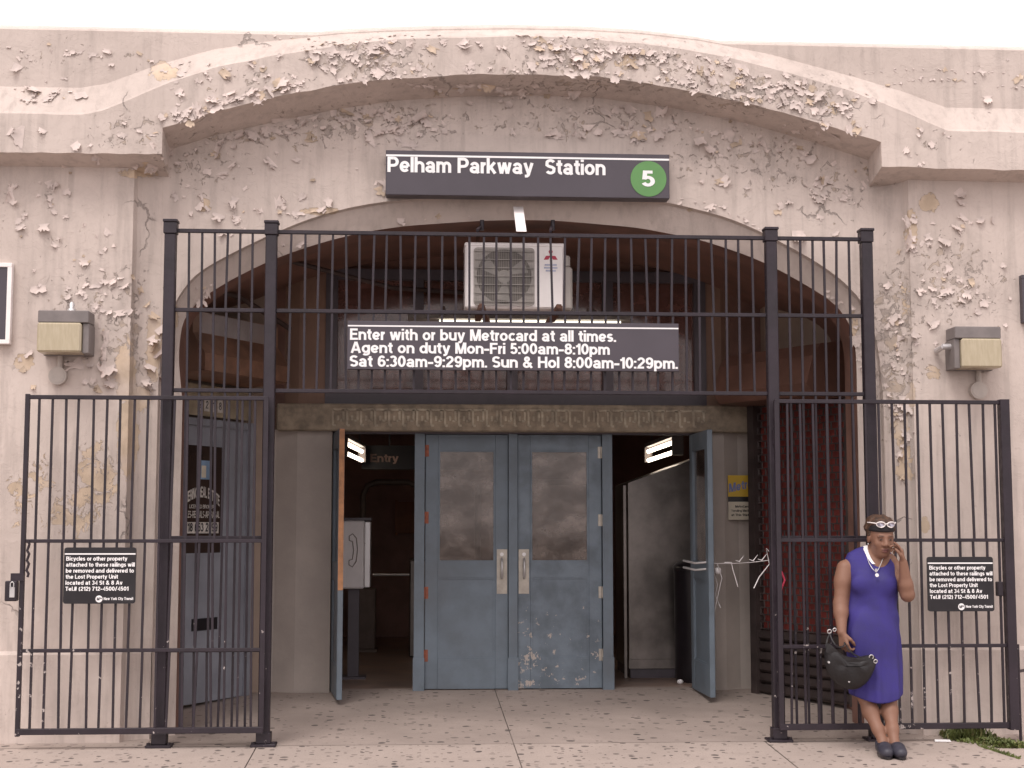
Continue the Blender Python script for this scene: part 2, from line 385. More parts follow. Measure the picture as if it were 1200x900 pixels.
G_ = {
 'a': [_e(.27,.455,.185,.193,165,0,9)+[(.455,.1),(.50,.0)], ('c', _e(.255,.225,.185,.145,0,360,16)[:-1])],
 'b': [[(.085,0),(.085,1)]]+_O(.31), 'c': [_e(.29,_m,.21,_ry,42,318,16)], 'd': [[(.505,0),(.505,1)]]+_O(.28),
 'e': [_e(.29,_m,.21,_ry,0,322,18), [(.10,_m-.015),(.49,_m-.015)]], 'f': [[(.19,0),(.19,.76)]+_e(.34,.77,.15,_t-.77,180,95,6), [(.02,.66),(.37,.66)]],
 'g': [[(.505,_x),(.505,.0)]+_e(.29,-.0,.215,.135,0,-150,10)]+_O(.28), 'h': [[(.085,0),(.085,1)], _e(.29,.43,.205,_xt-.43,172,0,9)+[(.495,0)]],
 'i': [[(.085,0),(.085,_x)], [(.085,.84),(.085,1)]], 'k': [[(.085,0),(.085,1)], [(.12,.27),(.47,_x)], [(.24,.40),(.50,0)]], 'l': [[(.085,0),(.085,1)]],
 'm': [[(.085,0),(.085,_x)], _e(.26,.43,.175,_xt-.43,172,0,9)+[(.435,0)], _e(.61,.43,.175,_xt-.43,172,0,9)+[(.785,0)]],
 'n': [[(.085,0),(.085,_x)], _e(.29,.43,.205,_xt-.43,172,0,9)+[(.495,0)]], 'o': _O(), 'p': [[(.085,-.22),(.085,_x)]]+_O(.31),
 'r': [[(.085,0),(.085,_x)], _e(.29,.40,.195,_xt-.40,170,88,6)], 's': [_S(.50,_xt,_h)], 't': [[(.20,.93),(.20,.24)]+_e(.34,.235,.14,.152,180,280,6), [(.02,.66),(.38,.66)]],
 'u': [[(.085,_x),(.085,.30)]+_e(.29,.30,.205,.30-_h,180,352,9), [(.495,_x),(.495,0)]], 'v': [[(.07,_x),(.265,0)], [(.47,_x),(.285,0)]], 'w': [[(.07,_x),(.225,0)], [(.41,_x),(.245,0)], [(.41,_x),(.575,0)], [(.75,_x),(.595,0)]],
 'y': [[(.07,_x),(.285,.03)], [(.50,_x),(.275,-.06),(.20,-.13),(.07,-.135)]],
 'A': [[(.07,0),(.355,1)], [(.67,0),(.385,1)], [(.18,.29),(.54,.29)]], 'B': [[(.085,0),(.085,1)], [(.10,_t),(.36,_t)]+_e(.36,.735,.19,_t-.735,90,-90,8)+[(.10,.553)], [(.10,.55),(.38,.55)]+_e(.38,.316,.21,.234,90,-90,8)+[(.10,_h)]],
 'C': [_e(.38,.5,.30,.5-_h,48,312,18)], 'D': [[(.085,0),(.085,1)], [(.10,_t),(.34,_t)]+_e(.34,.5,.28,.5-_h,90,-90,12)+[(.10,_h)]],
 'E': [[(.085,0),(.085,1)], [(.10,_t),(.58,_t)], [(.10,.52),(.54,.52)], [(.10,_h),(.60,_h)]], 'F': [[(.085,0),(.085,1)], [(.10,_t),(.57,_t)], [(.10,.50),(.51,.50)]],
 'G': [_e(.39,.5,.31,.5-_h,48,330,18)+[(.69,.44),(.42,.44)]], 'H': [[(.085,0),(.085,1)], [(.60,0),(.60,1)], [(.10,.52),(.59,.52)]], 'I': [[(.085,0),(.085,1)]], 'K': [[(.085,0),(.085,1)], [(.12,.34),(.60,1)], [(.26,.54),(.64,0)]],
 'L': [[(.085,1),(.085,0)], [(.10,_h),(.56,_h)]], 'M': [[(.085,0),(.085,1)], [(.14,1),(.395,.0)], [(.68,1),(.425,.0)], [(.735,0),(.735,1)]], 'N': [[(.085,0),(.085,1)], [(.12,.95),(.56,.05)], [(.60,0),(.60,1)]],
 'O': [('c', _e(.39,.5,.31,.5-_h,0,360,24)[:-1])], 'P': [[(.085,0),(.085,1)], [(.10,_t),(.36,_t)]+_e(.36,.67,.21,_t-.67,90,-90,8)+[(.10,.422)]],
 'R': [[(.085,0),(.085,1)], [(.10,_t),(.37,_t)]+_e(.37,.685,.21,_t-.685,90,-90,8)+[(.10,.452)], [(.38,.43),(.56,.32),(.58,0)]], 'S': [_S(.64,_t,_h)], 'T': [[(.30,0),(.30,.98)], [(.0,_t),(.60,_t)]],
 'U': [[(.085,1),(.085,.36)]+_e(.335,.36,.25,.36-_h,180,360,12)+[(.585,1)]], 'V': [[(.06,1),(.33,.06),(.60,1)]], 'Y': [[(.05,1),(.33,.46),(.61,1)], [(.33,.5),(.33,0)]],
 '0': [('c', _e(.28,.5,.20,.5-_h,0,360,22)[:-1])], '1': [[(.30,0),(.30,.99)], [(.05,.73),(.18,.76),(.25,.82),(.29,.93)]], '2': [_e(.28,.68,.195,_t-.68,170,-20,12)+[(.13,.22),(.09,_h),(.50,_h)]],
 '3': [_e(.27,.725,.18,_t-.725,155,-80,10), _e(.27,.31,.205,.31-_h,85,-155,12)], '4': [[(.40,0),(.40,.97),(.08,.30),(.53,.30)]], '5': [[(.47,_t),(.10,_t)], [(.165,1),(.125,.44)], _e(.275,.335,.20,.335-_h,138,-155,14)],
 '6': [('c', _e(.28,.33,.20,.33-_h,0,360,18)[:-1]), _e(.29,.55,.205,_t-.55,40,185,10)+[(.085,.35)]], '7': [[(.04,_t),(.48,_t),(.30,.5),(.20,0)]], '8': [('c', _e(.28,.73,.17,_t-.73,0,360,16)[:-1]), ('c', _e(.28,.305,.20,.305-_h,0,360,18)[:-1])],
 '9': [('c', _e(.28,.67,.20,_t-.67,0,360,18)[:-1]), _e(.27,.45,.205,.45-_h,-140,0,10)+[(.475,.65)]],
 '.': [[(.085,0),(.085,.17)]], ':': [[(.085,0),(.085,.17)], [(.085,.52),(.085,.69)]], '-': [[(.03,.37),(.42,.37)]], '/': [[(.02,-.02),(.30,1.02)]], '(': [_e(.44,.42,.34,.62,130,230,8)], ')': [_e(-.12,.42,.34,.62,50,-50,8)],
 '#': [[(.15,0),(.23,1)], [(.38,0),(.46,1)], [(.03,.34),(.55,.34)], [(.06,.66),(.58,.66)]],
 '&': [('c', _e(.30,.765,.13,.15,0,360,16)[:-1]), ('c', _e(.27,.275,.185,.19,0,360,18)[:-1]), [(.21,.66),(.66,0)], [(.46,.17),(.60,.46)]],
}
def _ribbon(pts, closed, w):
    n = len(pts); A = []; Bq = []
    for i in range(n):
        if closed: p0, p1, p2 = pts[i-1], pts[i], pts[(i+1)%n]
        else: p0, p1, p2 = pts[max(i-1,0)], pts[i], pts[min(i+1,n-1)]
        d1 = (p1[0]-p0[0], p1[1]-p0[1]); d2 = (p2[0]-p1[0], p2[1]-p1[1]); l1 = math.hypot(*d1); l2 = math.hypot(*d2)
        if l1 < 1e-9: d1, l1 = d2, l2
        if l2 < 1e-9: d2, l2 = d1, l1
        n1 = (-d1[1]/l1, d1[0]/l1); n2 = (-d2[1]/l2, d2[0]/l2); mx_, my_ = n1[0]+n2[0], n1[1]+n2[1]; ml = math.hypot(mx_, my_)
        if ml < 1e-6: mx_, my_, ml = n1[0], n1[1], 1
        mx_ /= ml; my_ /= ml; c = max(.62, mx_*n1[0]+my_*n1[1]); k = w/2/c
        A.append((p1[0]+mx_*k, p1[1]+my_*k)); Bq.append((p1[0]-mx_*k, p1[1]-my_*k))
    return A, Bq
def text_raw(s, bold=.02, spacing=1.0):
    w = SW*(1 if bold > .015 else .72); vs = []; fs = []; x = 0
    for ch in s:
        if ch == ' ': x += .33; continue
        g = G_.get(ch)
        if g is None: continue
        mnx = 9; mxx = -9; st = []
        for si, q_ in enumerate(g):
            cl = isinstance(q_, tuple); pts = q_[1] if cl else q_
            A, Bq = _ribbon(pts, cl, w); st.append((A, Bq, cl, si)); mnx = min(mnx, min(p[0] for p in A+Bq)); mxx = max(mxx, max(p[0] for p in A+Bq))
        for A, Bq, cl, si in st:
            b0 = len(vs); n = len(A)
            for a, b in zip(A, Bq): vs += [(x+a[0]-mnx, a[1], si), (x+b[0]-mnx, b[1], si)]
            for i in range(n if cl else n-1):
                j = (i+1)%n; fs.append((b0+2*i+1, b0+2*j+1, b0+2*j, b0+2*i))
        x += mxx-mnx+.045*spacing
    return vs, fs
def text_on(mb, s, origin, xdir, zdir, width, cap, bold=.02, mi=0, arc=0, spacing=1.0):
    """lettering: origin = left end of the baseline, fitted to width and capital height; strokes lie 0.2 mm apart"""
    vs, fs = text_raw(s, bold, spacing)
    x1 = max(v[0] for v in vs); sx = width/x1; O = Vector(origin); X = Vector(xdir); Z = Vector(zdir); N = X.cross(Z).normalized(); out = []
    for v in vs:
        u = v[0]*sx; h = v[1]*cap
        if arc: t = 2*u/width-1; h -= arc*t*t
        out.append(O + X*u + Z*h + N*(.0002*v[2]))
    mb.add(out, fs, mi)
def disc(mb, c, r, Xd, Zd, n=40, mi=0):
    c = Vector(c); Xd = Vector(Xd); Zd = Vector(Zd)
    mb.add([c + Xd*r*math.cos(2*math.pi*k/n) + Zd*r*math.sin(2*math.pi*k/n) for k in range(n)], [tuple(range(n))], mi)
def rounded(x0, x1, z0, z1, r, y, n=5):
    pts = []
    for (cx, cz, a0) in ((x1-r, z1-r, 0), (x0+r, z1-r, 90), (x0+r, z0+r, 180), (x1-r, z0+r, 270)):
        for k in range(n+1):
            a = R(a0+90*k/n); pts.append((cx+r*math.cos(a), y, cz+r*math.sin(a)))
    return pts

# ================================================================== GROUND
XL, XR = -12.0, 13.0
g = MB(); g.add([(-300,-300,-.33),(300,-300,-.33),(300,300,-.33),(-300,300,-.33)], [(0,1,2,3)]); struct(g.build('ground', M['asphalt']))
CURB = -4.2
g = MB(); g.box(XL-20, XR+20, CURB-.15, CURB, -.4, GZ(CURB)+.002, bev=.012); struct(g.build('kerb', M['kerb']))
g = MB()
def slope_quad(mb, x0, x1, y0, y1, dz=0): mb.add([(x0,y0,GZ(y0)+dz),(x1,y0,GZ(y0)+dz),(x1,y1,GZ(y1)+dz),(x0,y1,GZ(y1)+dz)], [(0,1,2,3)])
slope_quad(g, XL-20, XR+20, CURB, .6, -.012); struct(g.build('sidewalk_bed', M['joint']))
JX = PX(612, 893, -.85); JW = 1.74; EDGE = -0.02
g = MB()
ys = [CURB+.005, -2.9, -1.42, EDGE]
k0 = int((XL-20-JX)/JW); k1 = int((XR+20-JX)/JW)
for k in range(k0, k1):
    for a, b in zip(ys[:-1], ys[1:]):
        slope_quad(g, JX+k*JW+.0035, JX+(k+1)*JW-.0035, a+.004, b-.004)
slope_quad(g, XL-20, PX(187, 865, 0)-.1, EDGE+.005, .6); slope_quad(g, PX(925, 865, 0), XR+20, EDGE+.005, .6)
struct(g.build('sidewalk', M['sidewalk']))
g = MB()
vx0, vx1 = PX(187, 865, 0)-.1, PX(925, 865, 0)
slope_quad(g, vx0+.004, JX-.002, EDGE+.005, 2.5); slope_quad(g, JX+.003, vx1-.004, EDGE+.005, 2.5); slope_quad(g, vx1-.004, vx1+.9, .6, 2.5); slope_quad(g, vx0-.6, vx0+.004, .6, 2.5)
struct(g.build('vestibule_floor', M['vest']))
g = MB(); HZ = GZ(2.5)
g.add([(-4,2.5,HZ),(6,2.5,HZ),(6,10,HZ),(-4,10,HZ)], [(0,1,2,3)]); struct(g.build('hall_floor', M['hallfloor']))

# ================================================================== STATION BUILDING
B = thing('station_building', 'cream painted stone station entrance with broad arch and badly peeling cornice', 'building')
YP, YW, YF, YPAR = .18, .30, -.02, .12
def poly(pts, Y):
    q = [P(a, b, Y) for a, b in pts]; return [v.x for v in q], [v.z for v in q]
def itp(pl, x): return float(np.interp(x, pl[0], pl[1]))
OUTER = [(185,470),(186,436),(190,405),(196,380),(205,352),(228,321),(267,299),(310,278),(360,257),(405,244),(450,236),(520,231),(612,229),(700,231),(784,237),(850,254),(880,266),(912,282),(954,305),(986,327),(1012,354),(1026,391),(1033,436),(1035,470)]
INNER = [(214,470),(212,440),(208,417),(214,374),(231,354),(251,340),(273,327),(309,309),(347,294),(386,282),(428,272),(475,265),(563,259),(612,258),(655,259),(747,267),(820,281),(877,300),(912,316),(954,340),(980,357),(997,381),(1003,410),(1004,470)]
INNER[0:3] = [(214,470),(211,440),(209,417)]
outw = [P(a, b, YW) for a, b in OUTER]; inw = [P(a, b, YW+.13) for a, b in INNER]
def resample(pts, n):
    p = np.array([[v.x, v.z] for v in pts]); d = np.r_[0, np.cumsum(np.hypot(*np.diff(p, axis=0).T))]
    t = np.linspace(0, d[-1], n); q = np.stack([np.interp(t, d, p[:,0]), np.interp(t, d, p[:,1])], 1)
    for _ in range(3): q[1:-1] = (q[:-2]+2*q[1:-1]+q[2:])/4
    return q
oc = resample(outw, 110); ic = resample(inw, 110)
xoL, xoR = oc[:,0].min(), oc[:,0].max()
def arch_z(x):
    i = np.argmax(oc[:,1]); o = oc[np.argsort(oc[:,0])]
    return float(np.interp(x, o[:,0], o[:,1]))
# cornice lines
A_BOT = [(186,151),(250,131),(325,113),(400,99),(470,91),(560,87),(640,87),(700,90),(760,98),(820,108),(880,122),(940,138),(1000,157),(1038,168)]
A_SOF = [(186,180),(250,160),(325,143),(400,128),(470,118),(560,113),(620,112),(700,115),(800,129),(880,146),(950,166),(1000,182),(1040,196)]
H_BOT = poly([(-900,176),(0,178),(195,180.5),(1020,195),(1200,199),(2100,220)], YF)
H_SOF = poly([(-900,202),(0,205),(195,208),(1020,219),(1200,223),(2100,240)], YW)
A_BOT = poly(A_BOT, YF); A_SOF = poly(A_SOF, YW)
zl = PZ(50, 131, YF+.015); zr = PZ(1160, 152.5, YF+.015)
F_TOP = poly([(95,131),(120,127),(170,106),(200,94),(250,77),(330,60),(400,50),(450,45),(520,41),(600,40),(680,42),(750,48),(800,55),(860,66),(930,84),(1000,105),(1060,128),(1110,151)], YF+.015)
F_TOP = ([-14]+F_TOP[0]+[16], [zl]+F_TOP[1]+[zr])
wl = PZ(50, 103, YPAR); wr = PZ(1160, 127, YPAR)
W_TOP = poly([(95,103),(125,98),(185,76),(250,58),(310,49),(400,40),(450,37.5),(520,35.5),(600,34.5),(680,36),(750,40),(820,48),(900,63),(1000,90),(1060,108),(1108,126)], YPAR)
W_TOP = ([-14]+W_TOP[0]+[16], [wl]+W_TOP[1]+[wr])
ptop = PZ(60, 35, YPAR)
xb0, xb1 = PX(190, 165, YF), PX(1033, 180, YF)
cols = sorted(list(np.arange(PX(-40, 150, YF), PX(1240, 150, YF), .03)) + [xb0-.001, xb0+.001, xb1-.001, xb1+.001] + [XL, XL+2, XL+4, XL+6, XR-6, XR-4, XR-2, XR])
def lerp_rows(a, b, n): return [[tuple(p[k]+(q[k]-p[k])*t/n for k in range(3)) for p, q in zip(a, b)] for t in range(n+1)]
from mathutils import noise as mnoise
def wob(t): return mnoise.noise(Vector((t, 3.7, 1.3)))*2
def corn(x):
    arch = xb0 < x < xb1
    zs = itp(A_SOF if arch else H_SOF, x); zb = itp(A_BOT if arch else H_BOT, x)
    zt = itp(F_TOP, x); zw = itp(W_TOP, x); zp = max(ptop, zw+.01)
    w1 = .0045*wob(x*2.1)+.003*wob(x*7+9); w2 = .0035*wob(x*1.7+30)+.0035*wob(x*8+50)
    return [(x, YW+.02, zs), (x, YF+.02+w2*.5, zb-.004+w2), (x, YF+w1*.6, zb+w2), (x, YF+.012+w1*.6, zt-.02+w1), (x, YF+.03+w1, zt+w1), (x, YPAR, zw), (x, YPAR+.0, zp), (x, YPAR+.02, zp+.02), (x, YPAR+.3, zp+.13), (x, 9.0, zp+.10)]
C = [corn(x) for x in cols]
rows = []
for i, n in ((0,6),(1,1),(2,9),(3,1),(4,7),(5,12),(6,1),(7,5),(8,2)):
    a = [c[i] for c in C]; b = [c[i+1] for c in C]
    lr = lerp_rows(a, b, n); rows += lr[:-1]
rows.append([c[9] for c in C])
cm = MB(); cm.grid(rows, smooth=False)
cornice = cm.build('cornice', M['wall'], B)
# main wall: piers, coves and spandrel in one sheet
xa, xa2 = PX(155, 300, YP), PX(187, 300, YW); xc, xc2 = PX(1066, 300, YP), PX(1034, 300, YW)
PLZ = PZ(100, 763, YP-.02)
def wall_y(x):
    if x <= xa or x >= xc: return YP
    if x < xa2: t = (x-xa)/(xa2-xa); return YP+(YW-YP)*math.sqrt(max(0, 1-(1-t)**2))
    if x > xc2: t = (xc-x)/(xc-xc2); return YP+(YW-YP)*(math.sqrt(max(0, 1-(1-t)**2))*.5+.5*t)
    return YW
wcols = sorted(set(list(np.arange(PX(-40, 300, YP), PX(1240, 300, YP), .026)) + list(np.linspace(xoL+.002, xoL+.25, 14)) + list(np.linspace(xoR-.25, xoR-.002, 14)) + [xa-.002, xa, xa2, xc, xc+.002, xc2, xoL-.0002, xoR+.0002, xoL+.0002, xoR-.0002] + list(np.linspace(xa, xa2, 9)) + [XL, XL+3, XL+6, XR-6, XR-3, XR]))
NR = 150; wrows = [[] for _ in range(NR+1)]
for x in wcols:
    top = itp(A_SOF if xb0 < x < xb1 else H_SOF, x)+.08
    inop = xoL < x < xoR
    bot = arch_z(x) if inop else -.05
    y = wall_y(x)
    if inop:
        for k in range(NR+1): wrows[k].append((x, y, bot+(top-bot)*k/NR))
    else:
        zz = list(np.linspace(bot, PLZ-.025, 18)) + list(np.linspace(PLZ, top, NR-17))
        for k in range(NR+1):
            yy = y - (.028 if zz[k] < PLZ-.01 else 0); wrows[k].append((x, yy, zz[k]))
wm = MB()
nc = len(wcols)
wv = [p for r in wrows for p in r]; wf = []
for i in range(NR):
    for j in range(nc-1):
        a = (xoL < wcols[j] < xoR); b_ = (xoL < wcols[j+1] < xoR)
        if a != b_: continue
        wf.append((i*nc+j, i*nc+j+1, i*nc+nc+j+1, i*nc+nc+j))
wm.add(wv, wf, 0, False)
facade = wm.build('facade_wall', M['wall'], B)
# arch ring, jambs and intrados
def ground_ext(c):                              # extend curve ends to the ground
    a, b = c[0], c[-1]
    L = [(a[0], z) for z in np.linspace(-.05, a[1]-.03, 40)]; Rr = [(b[0], z) for z in np.linspace(b[1]-.03, -.05, 40)]
    return L + [tuple(p) for p in c] + Rr
oe, ie = ground_ext(oc), ground_ext(ic)
rm = MB()
r0 = [(x, YW-.002, z) for x, z in oe]; r05 = [(x+(x2-x)*.06, YW+.035, z+(z2-z)*.06) for (x, z), (x2, z2) in zip(oe, ie)]; r1 = [(x, YW+.12, z) for x, z in ie]
rm.grid(lerp_rows(r0, r05, 2)[:-1] + lerp_rows(r05, r1, 6), smooth=False)
ring = rm.build('arch_surround', M['ring'], B)
im = MB(); r2 = [(x, YW+.42, z) for x, z in ie]
im.grid(lerp_rows(r1, r2, 4), smooth=True)
cx0 = (xoL+xoR)/2
r3 = [(cx0+(x-cx0)*1.06, YW+.425, z*1.03 if z > 2.5 else z) for x, z in ie]; im.grid([r2, r3], smooth=False)
r4 = [(x, 2.46, z) for x, y, z in r3]; im.grid(lerp_rows(r3, r4, 4), smooth=True)
im.build('vault_ceiling', M['brown'], B)

# peel and chip weights painted on the walls as mesh attributes (where sheets of paint are gone)
PEEL = [(192,84,17,11,1.2),(160,202,24,7,1.0),(172,196,8,7,1.1),(240,240,9,9,1.1),(375,247,24,5,1.1),(148,440,13,42,1.25),(183,388,12,18,1.2),(180,425,9,30,1.05),(28,424,13,10,1.2),
        (150,510,13,55,1.25),(112,560,30,45,.85),(85,600,40,40,.72),(45,560,20,30,.7),(20,590,25,40,.6),(160,470,20,18,1.0),(1088,237,12,13,1.2),(1068,268,8,26,1.2),(1092,437,12,10,1.0),
        (1056,500,10,26,1.1),(1060,545,12,26,.95),(1084,615,6,11,1.2),(1066,470,8,20,1.0),(205,372,6,18,1.0),(1000,382,7,30,.75),(735,72,22,9,.7),(440,62,25,9,.65),(975,130,18,8,.7),(60,400,14,22,.55),(1062,350,9,30,.7)]
CHIP = [(430,70,90,25,1),(700,70,150,25,1),(900,110,100,25,1.1),(300,95,90,18,.7),(150,150,50,30,.8),(230,190,60,40,.8),(450,140,120,25,1),(640,140,200,25,.8),(880,190,120,40,.9),(1000,220,60,40,.8),
        (80,70,120,25,.5),(60,240,80,60,.4),(120,350,90,40,.8),(150,400,40,60,1),(1110,330,70,60,.9),(1050,400,30,120,1.1),(1100,500,60,60,.3),(330,160,200,15,.8),(700,100,300,10,.9),(1120,170,80,20,.5),(700,85,500,22,.35)]
def weights(o):
    me = o.data; n = len(me.vertices); co_ = np.empty(n*3); me.vertices.foreach_get('co', co_); q = proj(co_.reshape(-1,3))
    for nm, lst in (('peel', PEEL), ('chip', CHIP)):
        a = np.full(n, -.6 if nm == 'peel' else 0.0)
        for (cx, cy, rx, ry, s) in lst:
            d = 1-(((q[:,0]-cx)/rx)**2+((q[:,1]-cy)/ry)**2)*.55
            a = np.maximum(a, np.clip(d, -.6 if nm == 'peel' else 0, 1)*s*(.82 if nm == 'peel' else 1))
        at = me.attributes.new(nm, 'FLOAT', 'POINT'); at.data.foreach_set('value', a.astype(np.float32))
for o in (cornice, facade, ring): weights(o)

# curling flakes of paint, set on the real surface by casting rays
bv = []
allv = []; allf = []
for mb in (cm, wm, rm):
    b0 = len(allv); allv += mb.v; allf += [tuple(b0+i for i in f) for f in mb.f]
TREE = BVHTree.FromPolygons([Vector(v) for v in allv], allf)
FL = MB()
def flake(px, py, w_, h_, curl=None, ang=None):
    hit = TREE.ray_cast(CAM, ray(px, py))
    if hit[0] is None or hit[0].z > ptop: return
    p, n = hit[0], hit[1]
    if n.dot(CAM-p) < 0: n = -n
    up = Vector((0,0,1)); t = up.cross(n)
    if t.length < .1: return
    t.normalize(); u = n.cross(t).normalized()
    ang = random.gauss(0, .7) if ang is None else ang
    t2 = t*math.cos(ang)+u*math.sin(ang); u2 = u*math.cos(ang)-t*math.sin(ang)
    curl = curl or random.uniform(.15, 1.25); n_ = 4; m_ = 6
    wid = [random.uniform(.35, 1.15) for _ in range(n_+1)]; off = [random.uniform(-.25, .25) for _ in range(n_+1)]
    edge = [random.uniform(.75, 1.25) for _ in range(m_+1)]
    rows_ = []
    for i in range(n_+1):
        s = i/n_; a = curl*s
        dn = h_*((1-math.cos(a))/max(curl, .1)); dv = h_*(math.sin(a)/max(curl, .1))
        r_ = []
        for j in range(m_+1):
            x = (j/m_-.5)*w_*(wid[i] if i else 1.0)+off[i]*w_*.3*s
            r_.append(p + n*(.002+dn*edge[j]) + t2*x - u2*dv*edge[j])
        rows_.append(r_)
    FL.grid(rows_, 1 if random.random() < .13 else 0, True)
def cluster(cx, cy, rx, ry, n, s=.040):
    for _ in range(int(n*1.15)):
        a = random.uniform(0, 6.283); r = math.sqrt(random.random())
        k = min(1.9, random.lognormvariate(-.16, .55))
        flake(cx+rx*r*math.cos(a), cy+ry*r*math.sin(a), s*k*random.uniform(.7, 1.6), s*k*random.uniform(.5, 1.1))
def lip(pts, s=.03, step=5):
    for (a, b) in zip(pts[:-1], pts[1:]):
        n = max(1, int(math.hypot(b[0]-a[0], b[1]-a[1])/step)); ang0 = -math.atan2(b[1]-a[1], b[0]-a[0])
        for k in range(n):
            t = (k+random.random())/n
            flake(a[0]+(b[0]-a[0])*t+random.uniform(-1.5,1.5), a[1]+(b[1]-a[1])*t+random.uniform(-1.5,1.5), s*random.uniform(.9,2.0), s*random.uniform(.3,1.0), ang=ang0+random.gauss(0,.35))
for args in ((385,65,30,14,22),(440,62,38,15,34),(470,80,20,8,8),(650,60,30,16,20),(690,65,30,12,26),(740,65,45,13,40),(800,85,30,14,22),(840,82,20,12,14),(880,100,35,16,36),(930,110,35,16,34),(975,130,25,14,18),
             (230,130,30,14,16),(280,110,40,10,16),(330,95,40,10,14),(350,152,60,10,16),(440,140,50,16,24),(540,105,60,8,14),(620,105,60,10,20),(480,145,60,12,20),(690,150,60,15,14),(760,150,40,15,16),(840,165,40,18,16),
             (900,170,40,16,10),(950,150,40,9,14),(980,215,40,20,16),(240,185,50,22,16),(215,225,30,25,8),(150,155,18,14,6),(165,195,22,8,7),(100,65,60,12,8),(30,110,40,8,12),(60,112,40,8,10),(230,78,30,10,8),
             (270,262,30,10,8),(290,250,40,12,6),(130,340,40,10,8),(60,340,40,10,5),(1075,180,20,12,5),(1090,160,30,12,6),(1068,265,8,25,6),(1090,300,40,30,9),(1115,340,40,20,24),(1090,390,30,20,8),(1050,360,14,50,14),
             (1052,440,14,60,22),(1060,520,12,40,12),(50,235,40,40,5),(110,290,30,30,10),(1010,390,8,40,10),(985,350,20,15,6),(340,290,30,8,5),(240,345,20,15,8),(1160,330,30,40,5),(700,265,60,4,4),(500,255,60,5,5)):
    cluster(*args)
for (cx_, cy_, rx_, ry_, n_) in ((60,270,60,50,10),(60,160,60,16,5),(100,210,60,30,6),(330,210,80,40,9),(420,200,40,30,5),(850,230,80,30,10),(960,250,50,30,8),(1130,250,60,30,9),(1160,400,30,60,6),(1150,100,50,40,6),(60,80,60,30,6),(25,440,20,40,4),(110,430,40,30,6)): cluster(cx_, cy_, rx_, ry_, n_, .055)
for t_ in range(26):                             # long run of loose paint along both edges of the arch band
    px = 205+32*t_; yb_ = np.interp(px, [190,325,470,600,700,820,940,1035], [148,110,88,84,87,105,135,164]); yt_ = np.interp(px, [200,330,450,600,750,860,1000], [96,63,48,44,51,69,108])
    cluster(px, yb_-6, 18, 7, random.randint(2,6), .045); cluster(px, yt_+5, 18, 6, random.randint(1,5), .04); cluster(px, yb_+38, 18, 10, random.randint(1,4), .045)
lip([(200,138),(235,128),(268,116),(300,105),(345,97)], .04, 6); lip([(255,165),(285,155),(330,150),(370,137)], .05, 9)
lip([(480,96),(520,104),(560,97),(600,108)], .04, 8); lip([(400,130),(430,132),(445,128)], .06, 8); lip([(180,175),(172,160),(188,150)], .03, 7)
lip([(320,42),(360,46),(400,52),(450,44),(520,40)], .025, 8); lip([(600,42),(650,44),(700,44)], .03, 8); lip([(640,40),(690,36)], .03, 7)
lip([(1010,85),(1060,80),(1110,82),(1160,84),(1200,88)], .014, 9); lip([(1040,98),(1080,90),(1130,93),(1145,97)], .022, 6); lip([(1165,100),(1200,101)], .02, 6)
lip([(160,60),(185,75),(200,92)], .03, 8); lip([(70,60),(98,62),(112,62)], .04, 9); lip([(0,52),(25,58),(40,75)], .02, 9)
lip([(95,335),(140,325),(158,320)], .045, 8); lip([(100,345),(125,365),(165,363),(172,352)], .05, 8); lip([(120,340),(118,375),(125,400)], .03, 8)
for (a, b) in ((183,368),(188,382),(176,395),(186,412),(178,428),(190,440),(170,445),(182,452),(130,448),(126,430),(178,405),(193,395)): flake(a, b, random.uniform(.06,.12), random.uniform(.05,.09), curl=random.uniform(1,2.2), ang=random.uniform(-1.2,1.2))
lip([(127,392),(125,420),(128,445)], .06, 9); lip([(325,248),(352,250),(386,243)], .045, 8); lip([(238,228),(246,248)], .04, 8)
lip([(560,98),(585,104),(588,94)], .04, 8); lip([(800,128),(840,134),(880,146)], .025, 8); lip([(800,232),(840,240),(870,255),(905,275)], .018, 10)
lip([(432,150),(440,172)], .06, 6); lip([(465,155),(470,165),(490,170)], .05, 7); lip([(676,145),(678,165)], .05, 7); lip([(600,148),(606,162)], .04, 6)
lip([(60,235),(68,248)], .05, 7); lip([(14,215),(16,240)], .05, 8); lip([(1063,250),(1070,275),(1066,295)], .06, 8); lip([(1120,262),(1126,272)], .05, 5)
tag(FL.build('peeling_paint', [M['flake'], M['flake_tan']], B), kind='stuff')

# outer shell so that no daylight leaks in
sh = MB()
sh.add([(XL,.2,-.3),(XL,9,-.3),(XL,9,4.9),(XL,.2,4.9)], [(0,1,2,3)]); sh.add([(XR,.2,-.3),(XR,9,-.3),(XR,9,4.9),(XR,.2,4.9)], [(3,2,1,0)])
sh.add([(XL,9,-.3),(XR,9,-.3),(XR,9,4.9),(XL,9,4.9)], [(0,1,2,3)])
sh.build('outer_wall', M['conduit'], B)
sh = MB(); sh.add([(XL,.5,4.55),(XR,.5,4.55),(XR,9,4.55),(XL,9,4.55)], [(0,1,2,3)]); sh.build('roof', M['hall'], B)

